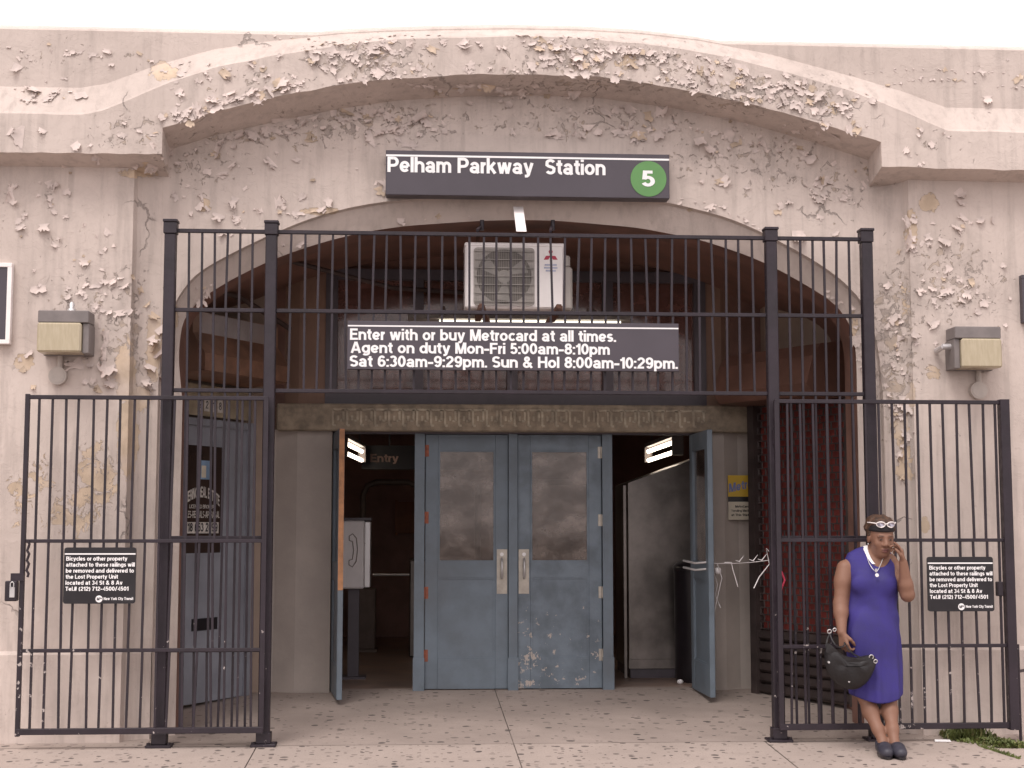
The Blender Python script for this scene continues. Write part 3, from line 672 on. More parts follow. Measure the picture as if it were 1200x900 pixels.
# vestibule walls
YD = 2.40
lp = [(ic[0][0]-.12, YW+.43), (-2.02, 1.0), (-2.0, 1.32), (-1.42, 2.32), (-1.25, 2.36), (PX(322,800,2.36)-.02, 2.36), (PX(345,800,2.34), 2.30), (PX(386,800,2.30), 2.30), (PX(386,800,2.30), 2.48)]
rp = [(ic[-1][0]+.12, YW+.43), (3.62, 1.0), (3.56, 1.18), (3.0, 2.22), (3.0, 2.36), (PX(868,800,2.36), 2.36), (PX(852,800,2.30), 2.30), (PX(832,800,2.30), 2.30), (PX(832,800,2.30), 2.48)]
for pl in (lp, rp):
    vm = MB()
    for k, ((x0, y0), (x1, y1)) in enumerate(zip(pl[:-1], pl[1:])):
        up_ = k >= 4
        zt = PZ(360, 503, 2.3) if up_ else 4.3
        vm.add([(x0,y0,-.05),(x1,y1,-.05),(x1,y1,zt),(x0,y0,zt)], [(0,1,2,3)], 1 if up_ else 0)
        if up_: vm.add([(x0,y0+.06,zt),(x1,y1+.06,zt),(x1,y1+.06,4.3),(x0,y0+.06,4.3)], [(0,1,2,3)], 2)
    vm.build('vestibule_wall', [M['tanwall'], M['pilaster'], M['upperwall']], B)

# lintel with a worn Greek key
LX0, LX1 = PX(324, 490, 2.22), PX(880, 490, 2.22); LZ0, LZ1 = PZ(600, 505.5, 2.22), PZ(600, 474, 2.22)
lm = MB(); lm.box(LX0, LX1, 2.22, 2.52, LZ0, LZ1, 0, bev=.01)
lint = lm.build('lintel', M['stone'], B)
km = MB(); u = .118; hh = (LZ1-LZ0)*.58; zb = LZ0+(LZ1-LZ0)*.2; bw = .019
x = PX(390, 490, 2.2)
while x < PX(815, 490, 2.2):
    q = [(0,0),(0,1),(.78,1),(.78,.3),(.38,.3),(.38,.62)]
    for (a, b), (c, d) in zip(q[:-1], q[1:]):
        if random.random() < .9: km.bar((x+a*u*.95, 2.219, zb+b*hh), (x+c*u*.95+(bw if b == d else 0), 2.219, zb+d*hh+(bw*.0)), bw, .014, up=(0,1,0))
    km.bar((x, 2.2195, zb), (x+u*.2, 2.2195, zb), bw, .012, up=(0,1,0)); x += u
km.build('key_pattern', M['stonekey'], lint)

# transom window
TX0, TX1 = PX(386, 400, YD), PX(822, 400, YD); TZ0, TZ1 = LZ1+.01, PZ(600, 318, YD)
bm_ = MB()
bm_.box(-1.5, TX0, YD, YD+.08, LZ1-.02, 4.3); bm_.box(TX1, 3.2, YD, YD+.08, LZ1-.02, 4.3); bm_.box(TX0, TX1, YD, YD+.08, TZ1, 4.3)
bm_.build('transom_wall', M['brown'], B)
tm = MB(); fw = .07
tm.box(TX0-.03, TX1+.03, YD-.05, YD+.02, TZ0, TZ0+.09); tm.box(TX0-.03, TX1+.03, YD-.05, YD+.02, TZ1-.09, TZ1)
tm.box(TX0-.03, TX0+fw, YD-.052, YD+.018, TZ0+.09, TZ1-.09); tm.box(TX1-fw, TX1+.03, YD-.052, YD+.018, TZ0+.09, TZ1-.09)
tw = tm.build('transom_window', M['frame'], B)
tm = MB()
for px in (490, 600, 712): xx = PX(px, 440, YD); tm.box(xx-.045, xx+.045, YD-.048, YD+.016, TZ0+.091, TZ1-.091)
tm.build('mullion', M['frame'], tw)
tm = MB(); tm.box(TX0, TX1, YD+.02, YD+.026, TZ0+.05, TZ1-.05); tm.build('pane', M['transom'], tw)
tm = MB(); tm.box(TX0+.15, TX1-.15, YD+.05, YD+.06, TZ0+.06, TZ0+.50); tm.build('lower_pane_backing', mat('pale_lit_backing', (.62,.55,.55), .6, var=.15, scale=2), tw)  # added pale sheet: the lit look of the lower panes is its colour

# door frame
DX = [PX(p, 700, YD) for p in (378, 491, 601, 712, 819)]
DH = PZ(600, 509, YD)
fm = MB(); FG = GZ(YD)
fm.box(PX(384,700,YD), PX(830,700,YD), YD-.03, YD+.07, DH, LZ0+.02)
fm.build('door_head', M['frame'], B)
for i, (xx, ww) in enumerate(((PX(381,700,YD), .05), (DX[1], .085), (DX[2], .075), (DX[3], .085), (PX(816,700,YD), .05))):
    fm = MB(); fm.box(xx-ww/2, xx+ww/2, YD-.035, YD+.065, FG-.02, DH); 
    if ww > .06: fm.box(xx-ww/2-.006, xx+ww/2+.006, YD-.045, YD+.06, FG-.02, FG+.27)
    fm.build('door_post', M['blue'], B)

def door(hinge, ang, wdt, flip, mats, plate=True, hinges=None, hm=None, edge=False):
    """door built along +x from its hinge, z up, thickness in y"""
    h = DH-FG-.012; th = .045
    M4 = Matrix.Translation(Vector((hinge[0], hinge[1], FG+.008))) @ Matrix.Rotation(ang, 4, 'Z')
    sx = -1 if flip else 1
    def X(mb): 
        if flip: mb.v = [(-a, b, c) for a, b, c in mb.v]; mb.f = [tuple(reversed(f)) for f in mb.f]
        return mb.xform(M4)
    st = .112; d = MB()
    gz0, gz1 = h*.495, h*.938; pz0, pz1 = h*.115, h*.435
    d.box(0, st, 0, th, 0, h, bev=.004); d.box(wdt-st, wdt, 0, th, 0, h, bev=.004)
    d.box(st, wdt-st, 0.0015, th-.0015, gz1, h-.001); d.box(st, wdt-st, .0015, th-.0015, pz1, gz0); d.box(st, wdt-st, .0015, th-.0015, 0.001, pz0)
    d.box(st, wdt-st, .014, th-.014, pz0, pz1)
    for (z0, z1) in ((gz0, gz1), (pz0, pz1)):
        for (a0, a1, b0, b1) in ((st, st+.014, z0, z1), (wdt-st-.014, wdt-st, z0, z1), (st+.014, wdt-st-.014, z0, z0+.014), (st+.014, wdt-st-.014, z1-.014, z1)):
            d.box(a0, a1, .006, th-.006, b0, b1)
    o = X(d).build('door', mats, B)
    g_ = MB(); g_.box(st+.005, wdt-st-.005, .019, .025, gz0+.005, gz1-.005); X(g_).build('window_pane', M['pane'], o)
    if plate:
        p_ = MB(); p_.box(wdt-.098, wdt-.008, -.004, 0.001, h*.37, h*.545, bev=.001); X(p_).build('push_plate', M['plate'], o)
        p_ = MB(); zc = h*.47; p_.tube([(wdt-.055,-.004,zc-.085),(wdt-.055,-.035,zc-.075),(wdt-.055,-.045,zc),(wdt-.055,-.035,zc+.075),(wdt-.055,-.004,zc+.085)], .0095, 8)
        p_.cyl((wdt-.055,-.012,h*.525),(wdt-.055,0,h*.525),.016)
        X(p_).build('handle', M['alu'], o)
    for z in (hinges or []):
        q_ = MB(); q_.box(-.028, .03, -.0035, .001, h*z-.05, h*z+.05, bev=.001); q_.cyl((-.002,-.008,h*z-.05),(-.002,-.008,h*z+.05),.009,10); X(q_).build('hinge', hm, o)
    if edge:
        e_ = MB(); e_.box(wdt+.0005, wdt+.0045, .0015, th-.0015, h*.40, h-.004); X(e_).build('worn_edge', M['wood'], o)
    return o
w1 = DX[2]-DX[1]-.085; 
d1 = door((DX[1]+.048, YD-.004), 0, DX[2]-DX[1]-.088, False, M['blue'], True, (.935,.67,.375,.13), M['rust'])
d2 = door((DX[3]-.048, YD-.004), 0, DX[3]-DX[2]-.088, True, M['bluechip'], True, (.93,.66,.375,.13), M['plate'])
d2['label'] = 'closed blue door with chipped white paint on its lower half'
d1['label'] = 'closed blue door with red primed hinges'
d3 = door((PX(384,700,YD)+.03, YD-.03), R(-83), .74, False, M['blue'], False, edge=True)
d3['label'] = 'open door leaf with bare orange wood edge'
d4 = door((PX(815,700,YD), YD-.03), R(90.5), .76, True, M['blue'], False)
d4['label'] = 'open door leaf seen from its inner side'

# hall behind the doors
hm_ = MB(); hx0, hx1, hy, hz = -2.4, 4.4, 8.6, 3.9
hm_.add([(hx0,YD+.1,0),(hx0,hy,0),(hx0,hy,hz),(hx0,YD+.1,hz)], [(0,1,2,3)]); hm_.add([(hx1,YD+.1,0),(hx1,hy,0),(hx1,hy,hz),(hx1,YD+.1,hz)], [(3,2,1,0)])
hm_.add([(hx0,hy,0),(hx1,hy,0),(hx1,hy,hz),(hx0,hy,hz)], [(0,1,2,3)]); hm_.add([(hx0,YD+.1,hz),(hx1,YD+.1,hz),(hx1,hy,hz),(hx0,hy,hz)], [(0,1,2,3)])
# back side of the entrance wall
hm_.add([(hx0,YD+.1,0),(PX(384,700,YD)-.05,YD+.1,0),(PX(384,700,YD)-.05,YD+.1,hz),(hx0,YD+.1,hz)], [(0,1,2,3)]); hm_.add([(PX(830,700,YD),YD+.1,0),(hx1,YD+.1,0),(hx1,YD+.1,hz),(PX(830,700,YD),YD+.1,hz)], [(0,1,2,3)])
hm_.build('hall_wall', M['hall'], B)
am = MB()                                         # dark arched portal frames deeper in the hall
for (px0, px1, ztop, Yq) in ((425, 487, 565, 6.6), (560, 690, 565, 6.8)):
    x0, x1 = PX(px0, 600, Yq), PX(px1+6, 600, Yq); zt = PZ(px0, ztop, Yq)
    am.tube([(x0,Yq,0),(x0,Yq,zt-.15),(x0+.05,Yq,zt-.04),(x0+.15,Yq,zt),(x1-.15,Yq,zt),(x1-.05,Yq,zt-.04),(x1,Yq,zt-.15),(x1,Yq,0)], .035, 8)
am.build('hall_portal', mat('hall_pipe', (.10,.075,.065), .5), B)

# side door with the house number, set diagonally in the left wall
a0 = Vector((-1.925, 1.36, 0)); a1 = Vector((-1.44, 2.22, 0)); dl = (a1-a0); DW = dl.length; dl.normalize(); nl = Vector((dl.y, -dl.x, 0))   # nl points into the vestibule
def SL(u, n, z): return a0 + dl*u + nl*n + Vector((0,0,z))
def slab(mb, u0, u1, n0, n1, z0, z1, S_=None, mi=0):
    S_ = S_ or SL
    mb.hexa([S_(u0,n1,z0),S_(u1,n1,z0),S_(u1,n0,z0),S_(u0,n0,z0),S_(u0,n1,z1),S_(u1,n1,z1),S_(u1,n0,z1),S_(u0,n0,z1)], mi)
sz = .10; SH = PZ(255, 500, 1.75)
sm_ = MB(); slab(sm_, .06, DW-.04, .02, .06, sz, SH)
sdo = sm_.build('side_door', M['sidedoor'], B)
wz0, wz1 = PZ(245, 648, 1.7), PZ(245, 523, 1.7); wu0, wu1 = .10, DW*.62
q = MB(); slab(q, wu0, wu1, .058, .066, wz0, wz1); q.build('window_pane', M['darkglass'], sdo)
q = MB()
for (u0, u1, z0, z1) in ((wu0-.025, wu0, wz0-.02, wz1+.02), (wu1, wu1+.025, wz0-.02, wz1+.02), (wu0, wu1, wz1, wz1+.02), (wu0, wu1, wz0-.02, wz0)): slab(q, u0, u1, .058, .072, z0, z1)
q.build('window_frame', M['sidedoor'], sdo)
q = MB(); slab(q, DW*.27, DW*.60, .058, .066, PZ(246,738,1.75), PZ(246,724,1.75)); q.build('mail_slot', M['black'], sdo)
q = MB(); q.bar(SL(.085,.09,PZ(215,712,1.5)), SL(.085,.09,PZ(215,686,1.5)), .02); q.bar(SL(.085,.06,PZ(215,710,1.5)), SL(.085,.09,PZ(215,710,1.5)), .015); q.bar(SL(.085,.06,PZ(215,688,1.5)), SL(.085,.09,PZ(215,688,1.5)), .015); q.build('handle', M['plate'], sdo)
q = MB(); WU = wu1-wu0-.05
text_on(q, 'CHERINO REAL ESTATE', SL(wu0+.025,.069,PZ(245,583,1.7)), dl, (0,0,1), WU, .085, .02, arc=.07)
text_on(q, 'LICENSED BROKER', SL(wu0+.10,.069,PZ(245,596,1.7)), dl, (0,0,1), WU-.15, .03, .006)
text_on(q, 'SALES-RENTALS-APPRAISAL', SL(wu0+.02,.069,PZ(245,607,1.7)), dl, (0,0,1), WU+.01, .055, .012)
slab(q, wu0+.03, wu1-.03, .066, .068, PZ(245,625,1.7), PZ(245,612,1.7))
q.build('lettering', M['dull'], sdo)
q = MB(); text_on(q, '718 653 2899', SL(wu0+.045,.0695,PZ(245,623,1.7)), dl, (0,0,1), WU-.04, .07, .02); q.build('phone_number', M['black'], sdo)
q = MB(); slab(q, DW*.30, DW*.46, .066, .068, PZ(245,562,1.7), PZ(245,540,1.7)); slab(q, DW*.35, DW*.41, .068, .0685, PZ(245,560,1.7), PZ(245,546,1.7), mi=1)
q.build('sticker', [mat('pale_blue_sticker', (.22,.33,.48), .5), M['poster']], sdo)
q = MB(); slab(q, .0, .06, .012, .085, 0, SH+.06); slab(q, DW-.04, DW+.03, .012, .085, 0, SH+.06); slab(q, .06, DW-.04, .014, .082, SH, SH+.055)
q.build('side_door_frame', M['sidedoor'], B)
q = MB(); slab(q, -.02, DW+.05, .004, .05, SH+.08, SH+.33); q.build('fascia_board', mat('grimy_tan_board', (.33,.27,.19), .7, var=.3), B)
for i, ch in enumerate('2218'):
    q = MB(); u0 = DW*(.30+.088*i); zq = SH+.14
    slab(q, u0, u0+.066, .052, .056, zq-.02, zq+.085); text_on(q, ch, SL(u0+.014,.0572,zq), dl, (0,0,1), .038, .065, .012, mi=1)
    q.build('house_number', [M['dull'], M['black']], B)
# rusted shutter box above the side door
q = MB(); z0 = SH+.36; bx = [(-.02,.02,z0),(-.02,.42,z0+.03),(-.02,.42,z0+.16),(-.02,.30,z0+.33),(-.02,.30,z0+.50),(-.02,.02,z0+.56)]
pts0 = [SL(-.1, b, c) for a, b, c in bx]; 
q.prism(pts0, dl*(DW+.15)); o_ = q.build('shutter_box', M['rusty'], B)
q = MB()
f0, f1 = SL(.0,.302,z0+.335), SL(.0,.302,z0+.495)
q.hexa([f0, f0+dl*DW, f0+dl*DW+nl*.004, f0+nl*.004, f1, f1+dl*DW, f1+dl*DW+nl*.004, f1+nl*.004]); q.build('faded_panel', M['rustwhite'], o_)
q = MB(); q.tube([SL(-.3,.25,z0+.72), SL(.5,.30,z0+.68), SL(DW+.15,.35,z0+.50)], .022, 8); q.tube([(-1.3,1.2,z0+.98),(-.2,2.2,z0+.86),(.4,2.3,z0+.84)], .02, 8); q.build('conduit', mat('dark_conduit', (.07,.045,.04), .6), B)

# right: roller grille, diagonal
c0 = Vector((2.93, 2.14, 0)); c1 = Vector((3.47, 1.20, 0)); dr = c1-c0; GW = dr.length; dr.normalize(); nr_ = Vector((dr.y, -dr.x, 0))
if nr_.x > 0: nr_ = -nr_
def SR(u, n, z): return c0 + dr*u + nr_*n + Vector((0,0,z))
slz0, slz1 = .10, PZ(890, 737, 2.0); gz1 = PZ(900, 474, 1.9)
q = MB(); slab(q, .0, GW, .004, .012, slz1, gz1, SR); gr = q.build('roller_shutter', M['redpanel'], B)
q = MB(); slab(q, .115, .21, .013, .016, slz1+.02, gz1-.16, SR); q.build('pale_strip', M['rustwhite'], gr)
q = MB(); n = 0; z = slz1
while z < gz1:
    q.bar(SR(.02,.05,z), SR(GW,.05,z), .011)
    for k in range(14):
        uu = .03+.085*k+(.0425 if n % 2 else 0)
        if uu < GW: q.bar(SR(uu,.05,z), SR(uu,.05,z+.058), .011)
    z += .058; n += 1
q.build('lattice', M['lattice'], gr)
q = MB(); k = 0; z = slz0
while z < slz1-.01:
    zz = min(z+.088, slz1)
    q.prism([SR(.01,.02,z), SR(.01,.055,z), SR(.01,.075,z+.02), SR(.01,.058,zz-.012), SR(.01,.03,zz-.001), SR(.01,.02,zz-.001)], dr*(GW-.02)); z = zz
q.build('slat', M['slat'], gr)
for u0 in (-.05, GW-.02):
    q = MB(); slab(q, u0, u0+.075, -.0, .10, .09, gz1, SR); q.build('guide_rail', M['lattice'], gr)
q = MB(); z0 = gz1; bx = [(.02,z0),(.38,z0+.01),(.46,z0+.10),(.38,z0+.32),(.30,z0+.42),(.02,z0+.46)]
q.prism([SR(-.08, b, c) for b, c in bx], dr*(GW+.02)); q.build('shutter_box', mat('brown_shutter_box', (.17,.085,.062), .6, var=.25, scale=3), B)

# ================================================================== IRON FENCE
FZ = [PZ(255, 271, 0), PZ(255, 363.5, 0), PZ(255, 457.5, 0)]
postx = [PX(194, 560, 0), PX(314, 560, 0), PX(907.5, 560, 0), PX(1021, 560, 0)]
FE = thing('iron_fence', 'tall dark iron fence framing the station arch with four capped posts', 'fence', (postx[1], 0, 0))
pw = .078; PT = PZ(202, 258, 0)
for i, x in enumerate(postx):
    q = MB(); q.box(x-pw/2, x+pw/2, -pw/2, pw/2, GZ(0)-.01, PT-.10, bev=.006); po = q.build('post', M['iron'], FE)
    q = MB(); q.box(x-pw/2-.008, x+pw/2+.006, -pw/2-.006, pw/2+.006, PT-.10, PT-.02, bev=.004); q.box(x-pw/2-.012, x+pw/2+.012, -pw/2-.012, pw/2+.012, PT-.0198, PT, bev=.004); q.build('cap', M['iron'], po)
    q = MB(); q.box(x-.085, x+.085, -.075, .075, -.004, .016, bev=.004); q.box(x-.05, x+.05, -.049, .049, .0162, .09, bev=.004)
    for sx in (-.068, .068): q.cyl((x+sx,-.05,.012), (x+sx,-.05,.03), .012, 6)
    q.build('base_plate', M['iron'], po)
def grille(name, x0, x1, zs, n, zlo, zhi, par, y=0, rail=.027, bar=.0155):
    q = MB()
    for z in zs: q.box(x0, x1, y-rail/2, y+rail/2, z-rail/2, z+rail/2, bev=.003)
    for k in range(n):
        x = x0+(x1-x0)*(k+1)/(n+1)+random.gauss(0,.003); d = random.gauss(0,.0045)
        for a, b in zip(zs[:-1], zs[1:]):
            lo, hi = min(a, b), max(a, b)
            q.bar((x+d, y, lo+rail/2-.001), (x-d*.5, y, hi-rail/2+.001), bar, bar*.9)
    return q.build(name, M['iron'], par)
grille('side_grille', postx[0]+pw/2, postx[1]-pw/2, [FZ[0], FZ[1], FZ[2], 1.40, .64, .10], 6, 0, 0, FE)
grille('side_grille', postx[2]+pw/2, postx[3]-pw/2, [FZ[0], FZ[1], FZ[2], 1.40, .64, .10], 6, 0, 0, FE)
grille('overhead_grille', postx[1]+pw/2, postx[2]-pw/2, FZ, 35, 0, 0, FE)
q = MB(); xx = PX(609.5, 255, .1); q.prism([(xx-.036,-.03,FZ[0]+.02),(xx+.036,-.03,FZ[0]+.02),(xx+.036,YW-.002,PZ(609,243,YW)),(xx-.036,YW-.002,PZ(609,243,YW))], (0,.004,.006)); q.build('wall_tie', M['acwhite'], FE)
q = MB()
for px in (565, 648): xx = PX(px, 268, .35); q.cyl((xx,.36,PZ(px,258,.36)),(xx,.36,PZ(px,270,.36)),.016,8); q.bar((xx-.05,.0,FZ[0]+.03),(xx-.01,.36,PZ(px,266,.36)),.018)
q.build('tie_rod', M['iron'], FE)

def leaf(label, x0, x1, zs, hinge_left, endw, y=-.10):
    T = thing('swing_gate', label, 'gate', ((x1 if not hinge_left else x0), y, zs[-1]), group='iron gate leaves folded open')
    zt, zb_ = zs[0], zs[-1]; q = MB()
    xe = x0 if not hinge_left else x1; xh = x1 if not hinge_left else x0
    s = 1 if xe > xh else -1
    q.box(min(x0,x1)+.003, max(x0,x1)-.003, y-.0142, y+.0142, zt-.014, zt+.014, bev=.003)
    q.box(min(x0,x1)+.003, max(x0,x1)-.003, y-.018, y+.018, zb_-.02, zb_+.02, bev=.003)
    q.box(min(xe, xe-s*endw), max(xe, xe-s*endw), y-endw/2-.001, y+endw/2+.001, zb_-.03, zt+.021, bev=.003)
    q.box(min(xh, xh+s*.032), max(xh, xh+s*.032), y-.016, y+.016, zb_-.0, zt+.0)
    q.build('gate_frame', M['iron'], T)
    for z in zs[1:-1]:
        q = MB(); q.box(x0+.03, x1-.03, y-.0125, y+.0125, z-.012, z+.012, bev=.002); q.build('cross_rail', M['iron'], T)
    q = MB(); n = 17
    for k in range(n):
        x = x0+(x1-x0)*(k+1)/(n+1)+random.gauss(0,.003); b_ = random.gauss(0,.005)
        allz = list(zs)
        for a, c in zip(allz[:-1], allz[1:]): q.bar((x+b_, y, c+.012), (x-b_*.3, y, a-.012), .0152, .0145)
    q.build('picket', M['iron'], T)
    for z in (zt-.25, zb_+.25):
        q = MB(); q.cyl((xh+(.02 if hinge_left else -.02), y+.045, z-.05), (xh+(.02 if hinge_left else -.02), y+.045, z+.05), .022, 10); q.build('hinge', M['iron'], T)
    return T
LZ = [PZ(160,466,-.1), PZ(160,634,-.1), PZ(160,762,-.1), PZ(160,856.5,-.1)]
gl = leaf('iron gate leaf at the left with a padlock box on its free end', PX(24,660,-.1), PX(312,660,-.1), LZ, False, .03)
RZ = [PZ(1050,471,-.1), PZ(1050,633,-.1), PZ(1050,757,-.1), PZ(1050,851,-.1)]
grt = leaf('iron gate leaf behind the woman with a thick square end post', PX(910,660,-.1), PX(1187,660,-.1), RZ, True, .066)
q = MB(); a = P(15, 692, -.1); q.box(a.x-.045, a.x+.035, -.135, -.075, a.z-.07, a.z+.065, bev=.006); q.box(a.x-.01, a.x+.075, -.13, -.09, a.z+.065, a.z+.115)
q.tube([(a.x+.10+.008*math.sin(k*2.1), -.125, a.z+.09+k*.022) for k in range(12)], .009, 6); q.build('lock_box', M['iron'], gl)
q = MB(); q.box(a.x-.012, a.x+.022, -.14, -.1351, a.z-.045, a.z+.025, bev=.002); q.tube([(a.x-.006,-.142,a.z+.02),(a.x-.006,-.142,a.z+.05),(a.x+.005,-.142,a.z+.06),(a.x+.016,-.142,a.z+.05),(a.x+.016,-.142,a.z+.02)], .004, 6); q.build('padlock', M['alu'], gl)
q = MB(); a = P(1191.5, 780, -.1); q.tube([(a.x+.012,-.1,PZ(1190,755,-.1)),(a.x+.012,-.1,-.005)], .011, 8); q.bar((a.x,-.1,PZ(1190,787,-.1)),(a.x+.2,.1,PZ(1190,787,-.1)),.018); q.build('drop_bolt', M['iron'], grt)
q = MB(); a = P(1174, 690, -.1); q.box(a.x-.04,a.x+.0,-.13,-.08,a.z-.05,a.z+.05,bev=.005); q.build('latch', M['iron'], grt)

# ================================================================== SIGNS
def logo_M(mb, c, r, mi_w, mi_b):
    disc(mb, c, r, (1,0,0), (0,0,1), 28, mi_w)
    text_on(mb, 'M', (c[0]-r*.62, c[1]-.0012, c[2]-r*.38), (1,0,0), (0,0,1), r*.75, r*.8, .03, mi_b)
    text_on(mb, 'T', (c[0]+r*.12, c[1]-.0012, c[2]-r*.05), (1,0,0), (0,0,1), r*.4, r*.45, .03, mi_b)
    text_on(mb, 'A', (c[0]+r*.42, c[1]-.0012, c[2]-r*.05), (1,0,0), (0,0,1), r*.4, r*.45, .03, mi_b)
# station name
x0, x1 = PX(452,205,.16), PX(784.5,205,.16); z1 = PZ(620,178.5,.16); z0 = PZ(620,230.5,.16)
T = thing('station_sign', 'long charcoal sign reading Pelham Parkway Station with a green number 5 bullet, over the arch', 'sign', ((x0+x1)/2, .2, z0))
q = MB(); q.box(x0, x1, .16, .285, z0, z1, bev=.004); q.build('sign_panel', M['signface'], T)
q = MB(); zz = PZ(620,184.5,.16); q.add([(x0+.002,.158,zz-.008),(x1-.002,.158,zz-.008),(x1-.002,.158,zz+.006),(x0+.002,.158,zz+.006)], [(0,1,2,3)]); q.build('stripe', M['white'], T); q = MB()
text_on(q, 'Pelham Parkway  Station', (PX(454,200,.16), .157, PZ(580,203.5,.16)), (1,0,0), (0,0,1), PX(709.5,200,.16)-PX(454,200,.16), PZ(580,185.5,.16)-PZ(580,203.5,.16), .024)
q.build('lettering', M['white'], T)
q = MB(); c = P(760, 209.5, .156); disc(q, c, .131, (1,0,0), (0,0,1), 48, 0); text_on(q, '5', (c.x-.05, .154, c.z-.058), (1,0,0), (0,0,1), .096, .118, .035, 1); q.build('route_bullet', [M['green'], M['white']], T)
# hours
yh = -.062; x0, x1 = PX(407,405,yh), PX(795.5,405,yh); z1 = PZ(600,377.5,yh); z0 = PZ(600,434,yh)
T = thing('hours_sign', 'wide charcoal sign with three lines of entry hours, fixed across the iron bars', 'sign', ((x0+x1)/2, yh, z0))
q = MB(); q.box(x0, x1, yh, yh+.035, z0, z1, bev=.003); q.build('sign_panel', M['signface'], T)
q = MB(); zz = PZ(600,383.2,yh); q.add([(x0+.002,yh-.002,zz-.006),(x1-.002,yh-.002,zz-.006),(x1-.002,yh-.002,zz+.004),(x0+.002,yh-.002,zz+.004)], [(0,1,2,3)]); q.build('stripe', M['white'], T); q = MB()
for s, a, b, pb, ph in (('Enter with or buy Metrocard at all times.', 410, 722, 399.8, 13.3), ('Agent on duty Mon-Fri 5:00am-8:10pm', 411, 714.5, 415, 13), ('Sat 6:30am-9:29pm. Sun & Hol 8:00am-10:29pm.', 410, 794, 431, 13.3)):
    text_on(q, s, (PX(a,405,yh), yh-.003, PZ(600,pb,yh)), (1,0,0), (0,0,1), PX(b,405,yh)-PX(a,405,yh), PZ(600,pb-ph,yh)-PZ(600,pb,yh), .028)
q.build('lettering', M['white'], T)
q = MB()
for px in (470, 600, 735): xx = PX(px,405,yh); q.bar((xx,yh+.045,z0+.03),(xx,yh+.045,z1-.03),.03,.02)
q.build('bracket', M['iron'], T)
# notices on the gates
def notice(label, x0, x1, z0, z1, y):
    T = thing('notice_sign', label, 'sign', ((x0+x1)/2, y, z0), group='black property notices on the gates')
    q = MB(); q.prism(rounded(x0, x1, z0, z1, .018, y), (0, .012, 0)); q.build('sign_panel', M['black'], T)
    W, H = x1-x0, z1-z0; q = MB(); yy = y-.002
    zz = z1-H*.115; q.add([(x0+.004,yy,zz-.005),(x1-.004,yy,zz-.005),(x1-.004,yy,zz+.004),(x0+.004,yy,zz+.004)], [(0,1,2,3)]); q.build('stripe', M['white'], T); q = MB()
    for k, (s, wf_) in enumerate((('Bicycles or other property', .85), ('attached to these railings will', .955), ('be removed and delivered to', .945), ('the Lost Property Unit', .725), ('located at 34 St & 8 Av', .79), ('Tel.# (212) 712-4500/4501', .875))):
        text_on(q, s, (x0+W*.03, yy, z1-H*(.235+.107*k)), (1,0,0), (0,0,1), W*wf_, H*.073, .022)
    text_on(q, 'New York City Transit', (x0+W*.565, yy, z0+H*.065), (1,0,0), (0,0,1), W*.41, H*.05, .018)
    q.build('lettering', M['white'], T)
    q = MB(); logo_M(q, (x0+W*.50, yy, z0+H*.085), H*.062, 0, 1); q.build('round_logo', [M['white'], M['black']], T)
yn = -.135
notice('black notice about bicycles on the left gate leaf, near the padlock', PX(74.5,675,yn), PX(159,675,yn), PZ(116,707.5,yn), PZ(116,641.5,yn), yn)
notice('black notice about bicycles on the gate leaf beside the woman', PX(1087,684,yn), PX(1164.5,684,yn), PZ(1125,716.5,yn), PZ(1125,652.5,yn), yn)
# framed dark sign cut by the left edge, thin one at the right edge
def edge_sign(name, label, xa_, xb_, z0, z1, m):
    T = thing(name, label, 'sign', ((xa_+xb_)/2, .14, z0)); q = MB(); q.box(xa_+.03, xb_-.03, .135, .178, z0+.03, z1-.03); q.build('sign_panel', M['signface'], T)
    q = MB(); q.box(xa_, xb_, .125, .179, z1-.03, z1, bev=.003); q.box(xa_, xb_, .125, .179, z0, z0+.03, bev=.003); q.box(xa_, xa_+.03, .126, .1785, z0+.03, z1-.03); q.box(xb_-.03, xb_, .126, .1785, z0+.03, z1-.03); q.build('sign_frame', m, T)
edge_sign('framed_sign', 'dark sign in a pale metal frame on the wall left of the lamp', PX(13,350,.13)-1.5, PX(13,350,.13), PZ(6,403,.13), PZ(6,308,.13), M['acwhite'])
edge_sign('dark_sign', 'dark framed sign on the wall right of the lamp', PX(1198,350,.13), PX(1198,350,.13)+1.5, PZ(1199,378,.13), PZ(1199,322,.13), M['signface'])
# metro poster
q = MB(); xp0 = PX(853,580,2.295); xp1 = xp0+.235; zp1 = PZ(862,557,2.29); zp0 = PZ(862,609,2.29); zm1 = PZ(862,582,2.29); zm0 = PZ(862,588,2.29); yq = 2.285
T = thing('fare_card_poster', 'yellow and white fare card poster on the pilaster beside the roller shutter', 'poster', ((xp0+xp1)/2, yq, zp0))
q.box(xp0, xp1, yq, yq+.004, zm1, zp1, 0); q.box(xp0, xp1, yq+.0003, yq+.0043, zm0, zm1, 1); q.box(xp0, xp1, yq+.0001, yq+.0042, zp0, zm0, 2); q.build('poster_sheet', [M['yellow'], M['black'], M['poster']], T)
q = MB(); text_on(q, 'Metro', (xp0+.008, yq-.0015, zm1+.035), Vector((1,0,.22)).normalized(), (0,0,1), .21, .075, .035, 0)
for k, s in enumerate(('MetroCard', 'Vending Machine', 'at This Station')): text_on(q, s, (xp0+(.06 if k == 0 else .025), yq-.0015, zm0-.05-.036*k), (1,0,0), (0,0,1), .12 if k == 0 else .19, .02, .02, 1)
q.build('lettering', [M['bluetext'], M['black']], T)

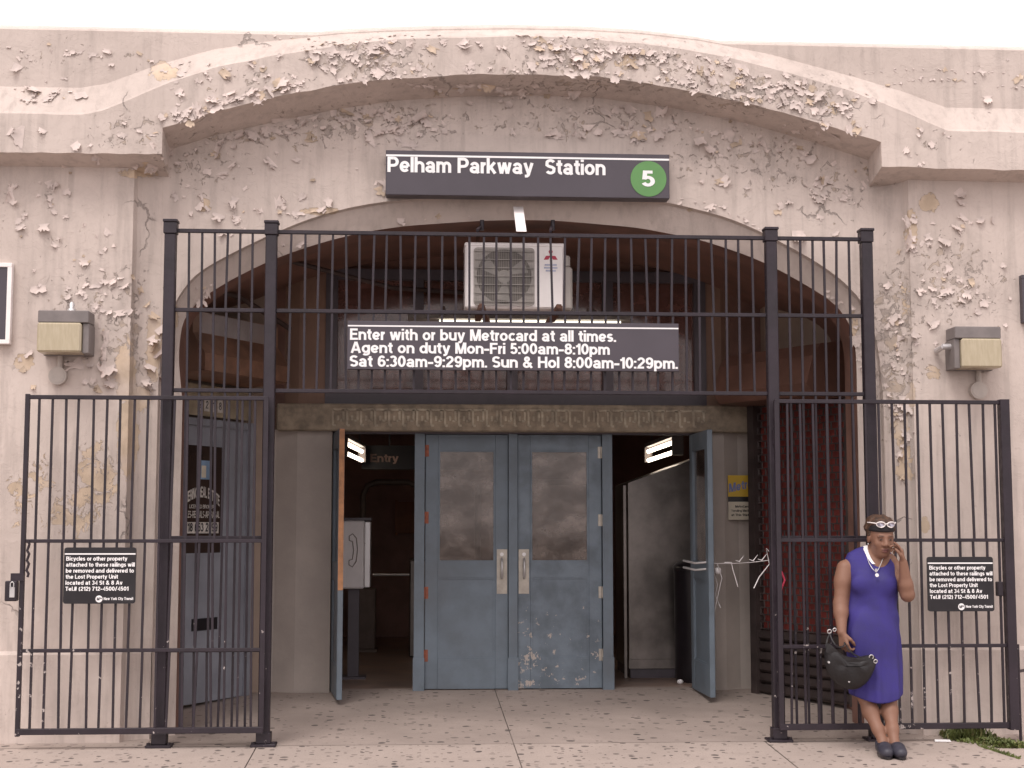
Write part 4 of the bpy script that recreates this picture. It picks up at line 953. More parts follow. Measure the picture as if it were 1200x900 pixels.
# ================================================================== WALL LAMPS
def wall_lamp(label, px0, px1, py0, py1, side, box_px, rotx=0):
    x0, x1 = PX(px0,400,-.05), PX(px1,400,-.05); z0, z1 = PZ(px0,py1,-.05), PZ(px0,py0,-.05); yb = YP
    T = thing('wall_lamp', label, 'wall lamp', ((x0+x1)/2, yb, z0), group='box lamps on the front wall')
    q = MB(); H = z1-z0
    q.box(x0, x1, -.04, yb-.03, z1-H*.29, z1, bev=.006)                                    # cap
    sx0, sx1 = (x1-.045, x1) if side > 0 else (x0, x0+.04)
    q.box(sx0, sx1, -.02, yb-.03, z0, z1-H*.29-.001, bev=.004); q.box(x0+.002, x1-.002, yb-.05, yb-.004, z0, z1-H*.3, bev=.004); q.build('lamp_housing', M['lampgrey'], T)
    q = MB(); lx0, lx1 = (x0, x1-.047) if side > 0 else (x0+.042, x1)
    q.box(lx0, lx1, -.055, yb-.055, z0+.004, z1-H*.29-.0015, bev=.012); q.build('lens', M['lens'], T)
    q = MB(); 
    if side > 0: c = Vector(((x0+x1)/2+.03, .07, z1)); q.lathe(c, [(.03,0),(.03,.025),(.018,.03),(.02,.06),(.008,.075)], 12)
    else: c = Vector((x0, .06, z0+H*.55)); q.cyl(c, c+Vector((-.06,0,0)), .022, 12); q.cyl(c+Vector((-.05,.0,0)), c+Vector((-.07,.1,-.02)), .02, 10)
    q.build('sensor', M['alu'], T)
    bx_ = P(*box_px, YP-.01); q = MB(); q.cyl((bx_.x, YP-.055, bx_.z), (bx_.x, YP+.001, bx_.z), .062, 24); q.cyl((bx_.x, YP-.058, bx_.z), (bx_.x, YP-.05, bx_.z), .05, 24); q.build('junction_box', M['conduit'], T)
    q = MB(); q.cyl((bx_.x+.01, YP-.022, bx_.z+.05), (bx_.x+.01, YP-.022, z0+.01), .02, 10); q.build('conduit', M['conduit'], T)
wall_lamp('box wall lamp with yellowed lens and chrome sensor on top, beside the framed sign', 43, 103, 363, 413, 1, (69, 441))
wall_lamp('box wall lamp with yellowed lens and chrome sensor at its side, above the right gate', 1120, 1174, 382, 431, -1, (1145, 458))

# ================================================================== AIR CONDITIONER AND STRIP LIGHT
ya = .52; x0, x1 = PX(545,325,ya), PX(661,325,ya); z0, z1 = PZ(600,364,ya), PZ(600,285,ya); W, H = x1-x0, z1-z0
T = thing('air_conditioner', 'white air conditioner outdoor unit with round fan grille hung under the arch', 'air conditioner', ((x0+x1)/2, ya+.15, z0))
q = MB(); q.box(x0, x1, ya, ya+.3, z0+.015, z1, bev=.014); q.box(x0-.004, x1+.004, ya-.004, ya+.304, z1-.028, z1+.004, bev=.008); q.build('casing', M['acwhite'], T)
fx0, fx1, fz0, fz1 = x0+W*.085, x0+W*.70, z0+H*.07, z0+H*.93
q = MB(); q.prism(rounded(fx0, fx1, fz0, fz1, .03, ya-.012), (0,.011,0)); fg = q.build('fan_guard', M['acgrille'], T)
c = Vector(((fx0+fx1)/2, ya-.0135, (fz0+fz1)/2)); rr = (fx1-fx0)*.45
q = MB(); disc(q, c, rr, (1,0,0), (0,0,1), 40); q.build('fan_shade_disc', M['acdark'], fg)  # flat dark disc on the guard, the cavity's shade put into its colour
q = MB()
for k in range(34):
    xx = fx0+.01+(fx1-fx0-.02)*k/33; q.bar((xx,ya-.018,fz0+.012),(xx,ya-.018,fz1-.012),.0028)
for k in range(7): zz = fz0+.03+(fz1-fz0-.06)*k/6; q.bar((fx0+.005,ya-.021,zz),(fx1-.005,ya-.021,zz),.0055)
q.cyl(c+Vector((0,-.003,0)), c+Vector((0,-.001,0)), .05, 20)
for k in range(3):
    a = k*2.094+.4; q.prism([c+Vector((.04*math.cos(a),-.002,.04*math.sin(a))), c+Vector((rr*.9*math.cos(a-.25),-.002,rr*.9*math.sin(a-.25))), c+Vector((rr*.93*math.cos(a+.35),-.002,rr*.93*math.sin(a+.35))), c+Vector((.05*math.cos(a+.6),-.002,.05*math.sin(a+.6)))], (0,.001,0))
q.build('wire_grille', mat('grille_wire', (.33,.30,.275), .5), fg)
q = MB(); lx = x0+W*.865; lz = z0+H*.80; s_ = .03
def rhomb(cx, cz, ang):
    u_ = Vector((math.cos(ang),0,math.sin(ang))); p0 = Vector((cx, ya-.0022, cz)); v_ = Vector((-u_.z,0,u_.x))
    q.add([p0, p0+u_*s_+v_*s_*.55, p0+u_*s_*2, p0+u_*s_-v_*s_*.55], [(0,3,2,1)])
for a in (90, 210, 330): rhomb(lx, lz+.01, R(a))
for k, wd in enumerate((.09, .10, .075)):
    q.add([(lx-wd/2,ya-.0022,lz-.065-.022*k),(lx+wd/2,ya-.0022,lz-.065-.022*k),(lx+wd/2,ya-.0022,lz-.053-.022*k),(lx-wd/2,ya-.0022,lz-.053-.022*k)], [(0,1,2,3)], 1)
q.build('maker_logo', [M['red'], mat('faded_blue_mark', (.42,.43,.55), .5)], T)
q = MB(); q.box(x1+.0045, x1+.07, ya+.06, ya+.24, z0+.02, z0+H*.68, bev=.015); q.box(x1+.0045, x1+.055, ya+.08, ya+.22, z0+H*.681, z0+H*.86, bev=.012); q.build('valve_cover', M['acgrille'], T)
for px in (562, 651):
    q = MB(); xx = PX(px, 370, ya); q.bar((xx,ya-.30,z0-.022),(xx,ya+.32,z0-.022),.045,.035); q.bar((xx+(.06 if px < 600 else -.06),ya-.02,z0-.10),(xx,ya-.30,z0-.01),.035); q.cyl((xx,ya+.31,z0-.02),(xx,ya+.31,PZ(610,240,.8)),.012,8)
    q.build('support_arm', mat('rusty_brown_steel', (.12,.05,.03), .7, var=.4, scale=20), T)
ys_ = 1.95; x0, x1 = PX(478,372,ys_), PX(740,372,ys_); zt = PZ(600,366,ys_); zb = PZ(600,375.5,ys_)
T = thing('strip_light', 'grey strip light with a lit tube hung below the air conditioner', 'light', ((x0+x1)/2, ys_, zb))
q = MB(); q.prism([(x0,ys_-.04,zt),(x0,ys_-.10,zb),(x0,ys_+.10,zb),(x0,ys_+.04,zt)], (x1-x0,0,0)); q.bar((x0+.3,ys_,zt),(x0+.3,YD,zt+.1),.03); q.bar((x1-.3,ys_,zt),(x1-.3,YD,zt+.1),.03); q.build('light_housing', mat('strip_housing', (.36,.33,.30), .5), T)
q = MB(); q.cyl((x0+.26,ys_-.06,zb-.026),(x1-.1,ys_-.06,zb-.026),.019,10); q.build('light_tube', M['tube_warm'], T)

# ================================================================== HALL THINGS
def tubes(label, p0, p1, cap_first=True):
    p0 = Vector(p0); p1 = Vector(p1); T = thing('ceiling_light', label, 'light', p0, group='twin tube lights in the hall')
    up_ = Vector((0,0,1)); q = MB()
    for dz in (0, -.095): q.cyl(p0+up_*dz, p1+up_*dz, .02, 10)
    q.build('light_tube', M['tube'], T)
    d = (p1-p0).normalized(); q = MB(); q.bar(p0-d*.08-up_*.04, p0-d*.005-up_*.04, .10, .19); q.bar(p1+d*.005-up_*.04, p1+d*.05-up_*.04, .08, .15); q.bar(p0+up_*.06, p1+up_*.06, .09, .04); q.build('light_housing', M['lampgrey'], T)
    q = MB(); q.bar(p0+d*.2+up_*.08, Vector((p0.x+d.x*.2, p0.y+d.y*.2, 3.9)), .02); q.bar(p1-d*.2+up_*.08, Vector((p1.x-d.x*.2, p1.y-d.y*.2, 3.9)), .02); q.build('hanger', M['lampgrey'], T)
tubes('lit twin tube light high in the hall, above the white phone panel', P(402,518,4.2), P(424,529,5.7))
tubes('lit twin tube light high in the hall, above the steel cabinet', P(793,517,3.7), P(760,529,5.3))
# phone panel on a pedestal
yp = 3.3; x0, x1 = PX(399,650,yp), PX(427,650,yp); z0, z1 = PZ(410,690,yp), PZ(410,610,yp)
T = thing('pay_phone', 'white pay phone panel with a raised handset outline inside the left doorway', 'pay phone', ((x0+x1)/2, yp+.1, HZ))
q = MB(); q.box(x0, x1, yp, yp+.22, z0, z1, bev=.012); ph_ = q.build('phone_panel', M['phone'], T)
q = MB(); q.box(x1+.0005, x1+.055, yp+.02, yp+.25, z0+.01, z1-.01, bev=.006); q.build('side_panel', M['alu'], T)
q = MB(); cx_ = (x0+x1)/2
q.tube([(cx_-.03,yp-.004,z1-.14),(cx_+.0,yp-.004,z1-.12),(cx_+.035,yp-.004,z1-.16),(cx_+.045,yp-.004,z1-.26),(cx_+.035,yp-.004,z1-.37),(cx_,yp-.004,z1-.42),(cx_-.03,yp-.004,z1-.40),(cx_-.03,yp-.004,z1-.36),(cx_,yp-.004,z1-.35),(cx_+.01,yp-.004,z1-.27),(cx_,yp-.004,z1-.19),(cx_-.03,yp-.004,z1-.18),(cx_-.03,yp-.004,z1-.14)], .005, 6); q.build('handset_outline', M['greybox'], ph_)
q = MB(); q.box(x0+.07, x0+.17, yp+.08, yp+.18, HZ+.02, z0+.01); q.build('pedestal', M['frame'], T)
q = MB(); q.box(x0-.02, x1+.02, yp, yp+.26, HZ, HZ+.02); q.build('base_plate', M['frame'], T)
q = MB(); q.box(x0-.005, x1+.06, yp-.005, yp+.255, z1+.0005, z1+.025); q.build('top_cap', M['frame'], T)
# grey cabinet deeper in
yc = 6.3; x0, x1 = PX(414,700,yc), PX(440,700,yc); z1 = PZ(425,690,yc)
q = MB(); q.box(x0, x1, yc, yc+.3, HZ+.03, z1, bev=.01); q.box(x0+.02, x1-.02, yc-.006, yc, HZ+.12, z1-.08); q.box(x0-.02, x1+.02, yc-.02, yc+.32, HZ, HZ+.03); tag(q.build('floor_cabinet', M['greybox'], None, ((x0+x1)/2, yc, HZ)), 'dim grey floor cabinet on the hall floor beyond the pay phone', 'cabinet')
# turnstile post with bar
yt = 5.6; x0, x1 = PX(479.5,700,yt), PX(488,700,yt); z1 = PZ(483,656,yt)
T = thing('turnstile', 'pale metal turnstile post with a horizontal bar in the dim hall', 'turnstile', ((x0+x1)/2, yt, HZ))
q = MB(); q.box(x0, x1+.2, yt, yt+.9, HZ, z1, bev=.015); q.build('turnstile_post', M['steel'], T)
q = MB(); q.cyl((x0+.01,yt+.3,PZ(460,673.5,yt+.3)),(PX(437,673,yt+.3),yt+.3,PZ(460,673.5,yt+.3)),.014,8); q.build('arm', M['alu'], T)
# entry sign and board on the back
ye = 6.0; x0, x1 = PX(424,537,ye), PX(600,537,ye)
T = thing('entry_sign', 'dark hanging board reading Entry in the dim hall', 'sign', ((x0+x1)/2, ye, PZ(450,550,ye)))
q = MB(); q.box(x0, x1, ye, ye+.04, PZ(450,550,ye), PZ(450,522,ye)); q.bar((x0+.3,ye+.02,PZ(450,522,ye)),(x0+.3,ye+.02,3.9),.02); q.bar((x1-.3,ye+.02,PZ(450,522,ye)),(x1-.3,ye+.02,3.9),.02); q.build('sign_panel', M['black'], T)
q = MB(); text_on(q, 'Entry', (PX(434,540,ye), ye-.003, PZ(450,541.5,ye)), (1,0,0), (0,0,1), PX(467,540,ye)-PX(434,540,ye), PZ(450,532,ye)-PZ(450,541.5,ye), .03); q.build('lettering', mat('dim_brown_lettering', (.42,.27,.22), .6), T)
q = MB(); yb = 8.5; q.box(PX(466,600,yb), PX(487,600,yb)+.1, yb, yb+.03, PZ(475,625,yb), PZ(475,588,yb)); q.box(PX(466,600,yb)-.03, PX(466,600,yb), yb-.01, yb+.04, PZ(475,627,yb), PZ(475,586,yb))
tag(q.build('notice_board', mat('brown_board', (.26,.11,.06), .6), None, (PX(470,600,yb), yb, PZ(475,625,yb))), 'brown board on the far wall of the hall', 'board')
# steel cabinet: sloped top
yk = 3.25; x0, x1 = PX(737,700,yk), PX(830,700,yk); z0 = HZ
zl_, zr_ = PZ(737,566,yk), PZ(806,543,yk)+.08
T = thing('steel_booth', 'tall stainless steel cabinet with a sloping top just inside the right doorway', 'cabinet', ((x0+x1)/2, yk+.3, HZ))
q = MB(); q.prism([(x0,yk,z0+.09),(x1,yk,z0+.09),(x1,yk,zr_-.0),(x0,yk,zl_)], (0,.9,0)); bb = q.build('steel_body', M['steel'], T)
q = MB(); q.box(x0+.01, x1, yk+.012, yk+.88, z0, z0+.089); q.build('kick_plate', M['frame'], T)
q = MB(); q.box(x0-.006, x1, yk-.008, yk-.0005, z0+.085, z0+.17, bev=.002); q.build('trim_band', M['steel'], T)
q = MB(); q.box(x0-.006,x1,yk-.006,yk-.0005,zl_-.10,zl_-.085); q.build('trim_band', M['steel'], T)
q = MB(); q.box(x0-.05, x0-.018, yk-.01, yk+.02, z0, zl_-.02, bev=.004); q.build('corner_post', M['steel'], T)
# rubbish bin
yr = 2.95; cxb = PX(818,700,yr); zt = PZ(800,657,yr)
T = thing('rubbish_bin', 'round black rubbish bin in front of the steel cabinet', 'bin', (cxb, yr, HZ))
q = MB(); q.lathe((cxb,yr,HZ), [(.20,0),(.21,.03),(.215,zt-HZ-.1),(.22,zt-HZ-.08)], 28); q.build('bin_body', M['black'], T)
q = MB(); q.lathe((cxb,yr,zt-.079), [(.222,0),(.222,.03),(.19,.065),(.11,.08),(.10,.078)], 28); q.build('lid', M['black'], T)
q = MB(); a = P(797,786,2.7); q.ball((a.x,2.7,HZ+.022), (.03,.025,.022), 8); o = q.build('paper_scrap', M['white'], None, (a.x,2.7,HZ)); tag(o, 'crumpled white paper scrap at the foot of the black bin', 'litter')

# ================================================================== STRING BETWEEN DOOR AND FENCE
q = MB(); a = P(833,660,1.75); b = P(905,656,.06)
def sag(a, b, n, s): return [a.lerp(b, k/n)+Vector((0,0,-s*4*(k/n)*(1-k/n))) for k in range(n+1)]
q.tube(sag(a, b, 12, .012), .003, 5)
q.tube([a+Vector((.0,-.01,.0)), a+Vector((.02,-.02,-.06)), a+Vector((.05,-.01,-.17)), a+Vector((.03,-.02,-.26)), a+Vector((.07,-.03,-.36))], .0038, 5)
q.tube([a+Vector((.04,-.06,0)), a+Vector((.08,-.05,-.12)), a+Vector((.05,-.05,-.24)), a+Vector((.01,-.06,-.40))], .0038, 5)
q.tube([a.lerp(b,.25), a.lerp(b,.25)+Vector((.05,-.02,.0)), a.lerp(b,.25)+Vector((.06,-.02,-.05)), a.lerp(b,.25)+Vector((.10,-.02,-.19))], .0038, 5)
for t in (.5,.72,.85): p = a.lerp(b, t); q.tube([p+Vector((-.03,0,.01)), p, p+Vector((.035,0,.045))], [.002,.005,.0015], 5)
q.tube([b+Vector((0,-.02,.03)), b+Vector((-.04,0,.08)), b+Vector((-.02,.0,-.03)), b+Vector((-.09,.02,-.12)), b+Vector((-.13,.02,-.2))], .0038, 5)
q.ball(a+Vector((.05,-.04,-.06)), (.03,.015,.03), 8)
tag(q.build('knotted_string', M['string'], None, tuple(a)), 'torn white plastic string knotted from the open door to the fence post', 'string')
q = MB(); 
for dz in (0, -.055): q.tube([P(801,657,1.9)+Vector((0,0,dz)), P(815,660,1.75)+Vector((0,0,dz)), P(834,660,1.7)+Vector((0,0,dz+.012))], .010, 6)
tag(q.build('door_chain', M['alu'], None, tuple(P(815,660,1.75))), 'loops of chain round the rail of the open right door', 'chain')
q = MB(); p = P(916,690,-.06); q.tube([p+Vector((0,0,.12)), p+Vector((.02,-.01,.06)), p+Vector((-.005,-.01,0)), p+Vector((-.02,-.01,-.10))], .008, 6); tag(q.build('red_ribbon', M['red'], None, tuple(p)), 'scrap of red ribbon tied to a bar of the right gate leaf', 'ribbon')

# ================================================================== WEEDS, LITTER
q = MB(); c = P(1140, 862, .02)
for k in range(1500):
    t = random.random(); bx_ = P(random.gauss(1133, 15), 860, -.0).x; by = random.uniform(-.36, .14)
    if by < -.02: bx_ += (-.02-by)*.75
    d = (abs(bx_-c.x-max(0,(-.02-by)*.6))/.21)
    if d > 1: continue
    hgt = random.uniform(.02, .085)*(1-.6*d)*(1.35 if by > -.05 else .55); a = random.uniform(0, 6.28); wv_ = random.uniform(.006, .013); ln = random.uniform(.0, .05)
    p0 = Vector((bx_, by, GZ(by))); dv = Vector((math.cos(a), math.sin(a), 0)); sv = Vector((-dv.y, dv.x, 0))
    mi = 1 if random.random() < .16 else 0
    q.add([p0-sv*wv_*.4, p0+sv*wv_*.4, p0+dv*ln*.5+sv*wv_+Vector((0,0,hgt*.6)), p0+dv*ln+Vector((0,0,hgt)), p0+dv*ln*.5-sv*wv_+Vector((0,0,hgt*.6))], [(0,1,2,3,4)], mi)
for k in range(160):
    t = random.random(); p0 = P(1150+45*t, 873+15*t, 0); by = -.30-.42*t; p0 = Vector((PX(1150+45*t,878,by), by+random.gauss(0,.02), 0)); p0.z = GZ(p0.y)
    a = random.uniform(0,6.28); dv = Vector((math.cos(a), math.sin(a), 0))*.02; h_ = random.uniform(.01,.03)
    q.add([p0-dv*.4, p0+dv*.4, p0+dv+Vector((0,0,h_))], [(0,1,2)], 0)
tag(q.build('weeds', [M['weed'], M['weed2']]), 'low green weeds growing at the foot of the wall', 'weeds', kind='stuff')
q = MB(); a = P(1105, 868, -.1); q.prism([(a.x-.06,-.11,GZ(-.11)+.004),(a.x+.05,-.12,GZ(-.12)+.004),(a.x+.055,-.08,GZ(-.08)+.008),(a.x-.05,-.075,GZ(-.08)+.01)], (0,0,.004)); tag(q.build('paper_scrap', M['white'], None, (a.x,-.1,GZ(-.1))), 'flat white paper scrap on the pavement left of the weeds', 'litter')
# ================================================================== WOMAN AT THE GATE
F0 = P(1041, 884, -.60); F0.z = GZ(-.60)
def L(px, py, ly): return np.array(P(px, py, F0.y+ly)-F0)
class SDF:
    def __init__(s, lo, hi, h):
        s.lo = np.array(lo, float); s.h = h; s.n = np.ceil((np.array(hi)-lo)/h).astype(int)+1
        s.f = np.full(s.n, .3, np.float32)
        s.ax = [s.lo[i]+h*np.arange(s.n[i]) for i in range(3)]
    def sub(s, lo, hi):
        a = np.clip(((np.array(lo)-s.lo)/s.h).astype(int), 0, s.n-1); b = np.clip(((np.array(hi)-s.lo)/s.h).astype(int)+2, 1, s.n)
        sl_ = tuple(slice(i, j) for i, j in zip(a, b))
        if any(j <= i for i, j in zip(a, b)): return None, None
        g_ = np.meshgrid(*[s.ax[i][sl_[i]] for i in range(3)], indexing='ij'); return sl_, np.stack(g_, -1)
    def put(s, lo, hi, fn, k=.0, op='add'):
        lo = np.array(lo)-k-.03; hi = np.array(hi)+k+.03
        sl_, p = s.sub(lo, hi)
        if sl_ is None: return
        d = fn(p); a = s.f[sl_]
        if op == 'sub':
            b = -d
            if k: t = np.clip(.5-.5*(b-a)/k*-1*-1, 0, 1); t = np.clip(.5+.5*(b-a)/k, 0, 1); s.f[sl_] = a*(1-t)+b*t+k*t*(1-t)
            else: s.f[sl_] = np.maximum(a, b)
        else:
            if k: t = np.clip(.5+.5*(a-d)/k, 0, 1); s.f[sl_] = a*(1-t)+d*t-k*t*(1-t)
            else: s.f[sl_] = np.minimum(a, d)
    def cone(s, a, b, r1, r2, k=.02, op='add'):
        a = np.array(a, float); b = np.array(b, float); ab = b-a; L2 = max(ab@ab, 1e-9); rm_ = max(r1, r2)
        def fn(p):
            t = np.clip(((p-a)@ab)/L2, 0, 1); return np.linalg.norm(p-a-t[..., None]*ab, axis=-1)-(r1+(r2-r1)*t)
        s.put(np.minimum(a, b)-rm_, np.maximum(a, b)+rm_, fn, k, op)
    def chain(s, pts, rs, k=.02):
        for i in range(len(pts)-1): s.cone(pts[i], pts[i+1], rs[i], rs[i+1], k)
    def ell(s, c, r, k=.02, fr_=None, op='add'):
        c = np.array(c, float); r = np.array(r, float); m = r.max()
        def fn(p):
            q_ = p-c
            if fr_ is not None: q_ = q_@fr_.T
            k0 = np.linalg.norm(q_/r, axis=-1); k1 = np.linalg.norm(q_/(r*r), axis=-1)+1e-9; return k0*(k0-1)/k1
        s.put(c-m, c+m, fn, k, op)
    def mesh(s):
        f = s.f; ins = f < 0; n = f.shape
        cs = np.zeros(tuple(x-1 for x in n), np.int8)
        for i in (0,1):
            for j in (0,1):
                for k in (0,1): cs += ins[i:n[0]-1+i, j:n[1]-1+j, k:n[2]-1+k]
        act = (cs > 0) & (cs < 8); idx = -np.ones(act.shape, int); I = np.argwhere(act); idx[act] = np.arange(len(I))
        acc = np.zeros((len(I), 3)); cnt = np.zeros(len(I))
        cor = [(i,j,k) for i in (0,1) for j in (0,1) for k in (0,1)]
        for a in cor:
            for ax in range(3):
                if a[ax]: continue
                b = list(a); b[ax] = 1
                va = f[tuple((I+a).T)]; vb = f[tuple((I+b).T)]; m = (va < 0) != (vb < 0)
                t = np.where(m, va/(va-vb+1e-12), 0); pos = np.array(a)+t[:, None]*(np.array(b)-np.array(a))
                acc[m] += pos[m]; cnt[m] += 1
        V = s.lo+(I+acc/np.maximum(cnt, 1)[:, None])*s.h; Fs = []
        for ax in range(3):
            o1, o2 = [(1,2),(2,0),(0,1)][ax]
            sA = [slice(None)]*3; sB = [slice(None)]*3; sA[ax] = slice(0,-1); sB[ax] = slice(1,None)
            A = ins[tuple(sA)]; Bb = ins[tuple(sB)]
            for sign in (0, 1):
                E_ = np.argwhere((A & ~Bb) if sign == 0 else (~A & Bb))
                ok = np.all([E_[:, o1] > 0, E_[:, o2] > 0, E_[:, o1] < n[o1]-1, E_[:, o2] < n[o2]-1], axis=0); E_ = E_[ok]
                def cell(d1, d2):
                    c_ = E_.copy(); c_[:, o1] -= d1; c_[:, o2] -= d2; return idx[tuple(c_.T)]
                q_ = np.stack([cell(1,1), cell(0,1), cell(0,0), cell(1,0)], 1)
                Fs.append(q_ if sign == 0 else q_[:, ::-1])
        return V, np.concatenate(Fs)
def sdf_obj(sd_, name, m, parent, relax=2, colfn=None):
    V, Fq = sd_.mesh()
    e = np.concatenate([Fq[:, [0,1]], Fq[:, [1,2]], Fq[:, [2,3]], Fq[:, [3,0]]])
    for _ in range(relax):
        acc = np.zeros_like(V); ct = np.zeros(len(V)); np.add.at(acc, e[:,0], V[e[:,1]]); np.add.at(acc, e[:,1], V[e[:,0]]); np.add.at(ct, e[:,0], 1); np.add.at(ct, e[:,1], 1)
        V = V*.5+.5*acc/np.maximum(ct, 1)[:, None]
    me = bpy.data.meshes.new(name); me.from_pydata(V.tolist(), [], Fq.tolist()); me.materials.append(m)
    me.polygons.foreach_set('use_smooth', [True]*len(Fq)); me.update()
    if colfn is not None:
        c_ = colfn(V); at = me.attributes.new('tint', 'FLOAT_COLOR', 'POINT'); at.data.foreach_set('color', np.c_[c_, np.ones(len(V))].astype(np.float32).ravel())
    o = bpy.data.objects.new(name, me); COL.objects.link(o)
    if parent is not None: o.parent = parent
    return o

b = NB('brown_skin'); a_ = b.n('ShaderNodeAttribute', attribute_name='tint').outputs['Color']
M['skin'] = b.fin(b.mix(b.math('MULTIPLY', b.noise(30, 4), .25), a_, (.15,.068,.042)), .58, 0., b.bump(b.noise(160, 5), .3, .002))

# head frame
HC = L(1032, 629.5, .285); hyaw = R(4); hp = R(11); hroll = R(-3)
fz_ = np.array([0,0,1.0]); hf = np.array([math.sin(hyaw)*math.cos(hp), -math.cos(hyaw)*math.cos(hp), -math.sin(hp)])
hr = np.cross(hf, fz_)*-1; hr /= np.linalg.norm(hr); hu = np.cross(hr, hf)*-1
if hu[2] < 0: hu = -hu
# hr points to her left = the viewer's right
if hr[0] < 0: hr = -hr
HS = 1.07; HF = np.stack([hr, hf, hu])
def H(x, y, z): return HC+HS*(hr*x+hf*y+hu*z)
# torso table: (py, left px, right px, depth half, ly)
TT = [(830,998,1057,.135,.255),(811,996,1057,.135,.262),(769,993,1055.5,.125,.29),(740,992,1053,.12,.30),(715,992,1051,.113,.31),(695,994,1050,.12,.315),(680,995,1049.5,.122,.32),(665,992,1048.5,.108,.335),(655,990.5,1047,.088,.345),(648,994,1044,.062,.35),(643,1003,1036,.042,.352),(639,1014,1030,.03,.353)]
tz = []; 
for (py, l, r_, dd, ly) in TT:
    a = L(l, py, ly); b_ = L(r_, py, ly); tz.append((a[2], (a[0]+b_[0])/2, ly, (b_[0]-a[0])/2, dd))
tz = np.array(sorted(tz))
def torso(off, folds=0.):
    def fn(p):
        z = p[..., 2]; cx_ = np.interp(z, tz[:,0], tz[:,1]); cy_ = np.interp(z, tz[:,0], tz[:,2]); a = np.interp(z, tz[:,0], tz[:,3])-off; d_ = np.interp(z, tz[:,0], tz[:,4])-off
        dx, dy = (p[...,0]-cx_), (p[...,1]-cy_)
        q_ = (np.abs(dx)/a)**2.3+(np.abs(dy)/d_)**2.3; r_ = q_**(1/2.3)
        d = (r_-1)*np.minimum(a, d_)
        if folds:
            th = np.arctan2(dy, dx); amp = np.clip((.95-z)/.5, .15, 1)
            d = d-folds*amp*(np.sin(th*7+z*3)+.6*np.sin(th*13-z*5+1))-folds*.7*np.sin(z*38+th*3)*np.exp(-((z-.93)/.14)**2)-folds*.6*np.sin(dx*30+z*26)*np.exp(-((z-1.12)/.1)**2)
        return np.maximum(d, np.maximum(z-tz[-1,0], tz[0,0]-z))
    return fn
BLO = (tz[:,1]-tz[:,3]).min(), .1, .25; BHI = (tz[:,1]+tz[:,3]).max(), .5, tz[-1,0]
body = SDF((-.50,-.35,-.02), (.30,.60,1.70), .0048)
hemz = tz[1,0]
_tb = torso(.012); body.put(BLO, BHI, lambda p: np.maximum(_tb(p), hemz+.10-p[...,2]), 0)
# breast and belly swell below the cloth is in the dress; legs
hipA, kneeA, ankA = L(1014,772,.29), L(1014,815,.245), L(1034,868,.085); hipB, kneeB, ankB = L(1040,772,.29), L(1041.5,815,.24), L(1048,868,.065)
for hp_, kn, an in ((hipA,kneeA,ankA),(hipB,kneeB,ankB)):
    cf = kn+(an-kn)*.36+np.array([0,.022,0])
    body.chain([hp_, kn], [.074,.052], .03); body.chain([kn, cf, kn+(an-kn)*.75+np.array([0,.004,0]), an], [.051,.052,.036,.032], .03)
toeA, toeB = L(1036,884,-.02), L(1052,884,-.035)
toeA[2] = toeB[2] = .035
for an, to in ((ankA,toeA),(ankB,toeB)): body.cone([an[0],an[1],.07], to, .032, .028, .02)
# neck and head
nb = L(1025,655,.345); body.chain([nb, H(-.005,-.02,-.075)], [.066,.054], .04)
body.ell(L(1006,656,.345), (.055,.05,.035), .04); body.ell(L(1042,657,.34), (.05,.05,.035), .04)
e3 = lambda c, r, k, op='add': body.ell(H(*c), np.array(r)*HS, k, HF, op)
e3((0,-.015,.03),(.076,.095,.086),.01); e3((0,.025,-.03),(.062,.066,.086),.03); e3((0,.028,-.07),(.053,.052,.044),.03); e3((0,.062,-.098),(.024,.02,.018),.02)
e3((0,.01,-.10),(.045,.05,.022),.03)
for s_ in (-1, 1):
    e3((.037*s_,.06,-.03),(.025,.022,.026),.02); e3((.03*s_,.080,.021),(.027,.012,.008),.012); e3((.077*s_,-.006,-.008),(.011,.02,.032),.006)
    e3((.030*s_,.100,.003),(.018,.013,.011),.008,'sub'); e3((.030*s_,.0765,.002),(.0145,.0145,.0125),.003)
    e3((.014*s_,.094,-.033),(.012,.013,.010),.006)
body.cone(H(0,.083,.008), H(0,.102,-.028), .010*HS, .0145*HS, .012)
e3((0,.087,-.062),(.026,.014,.0085),.005); e3((0,.086,-.0745),(.024,.014,.009),.005)
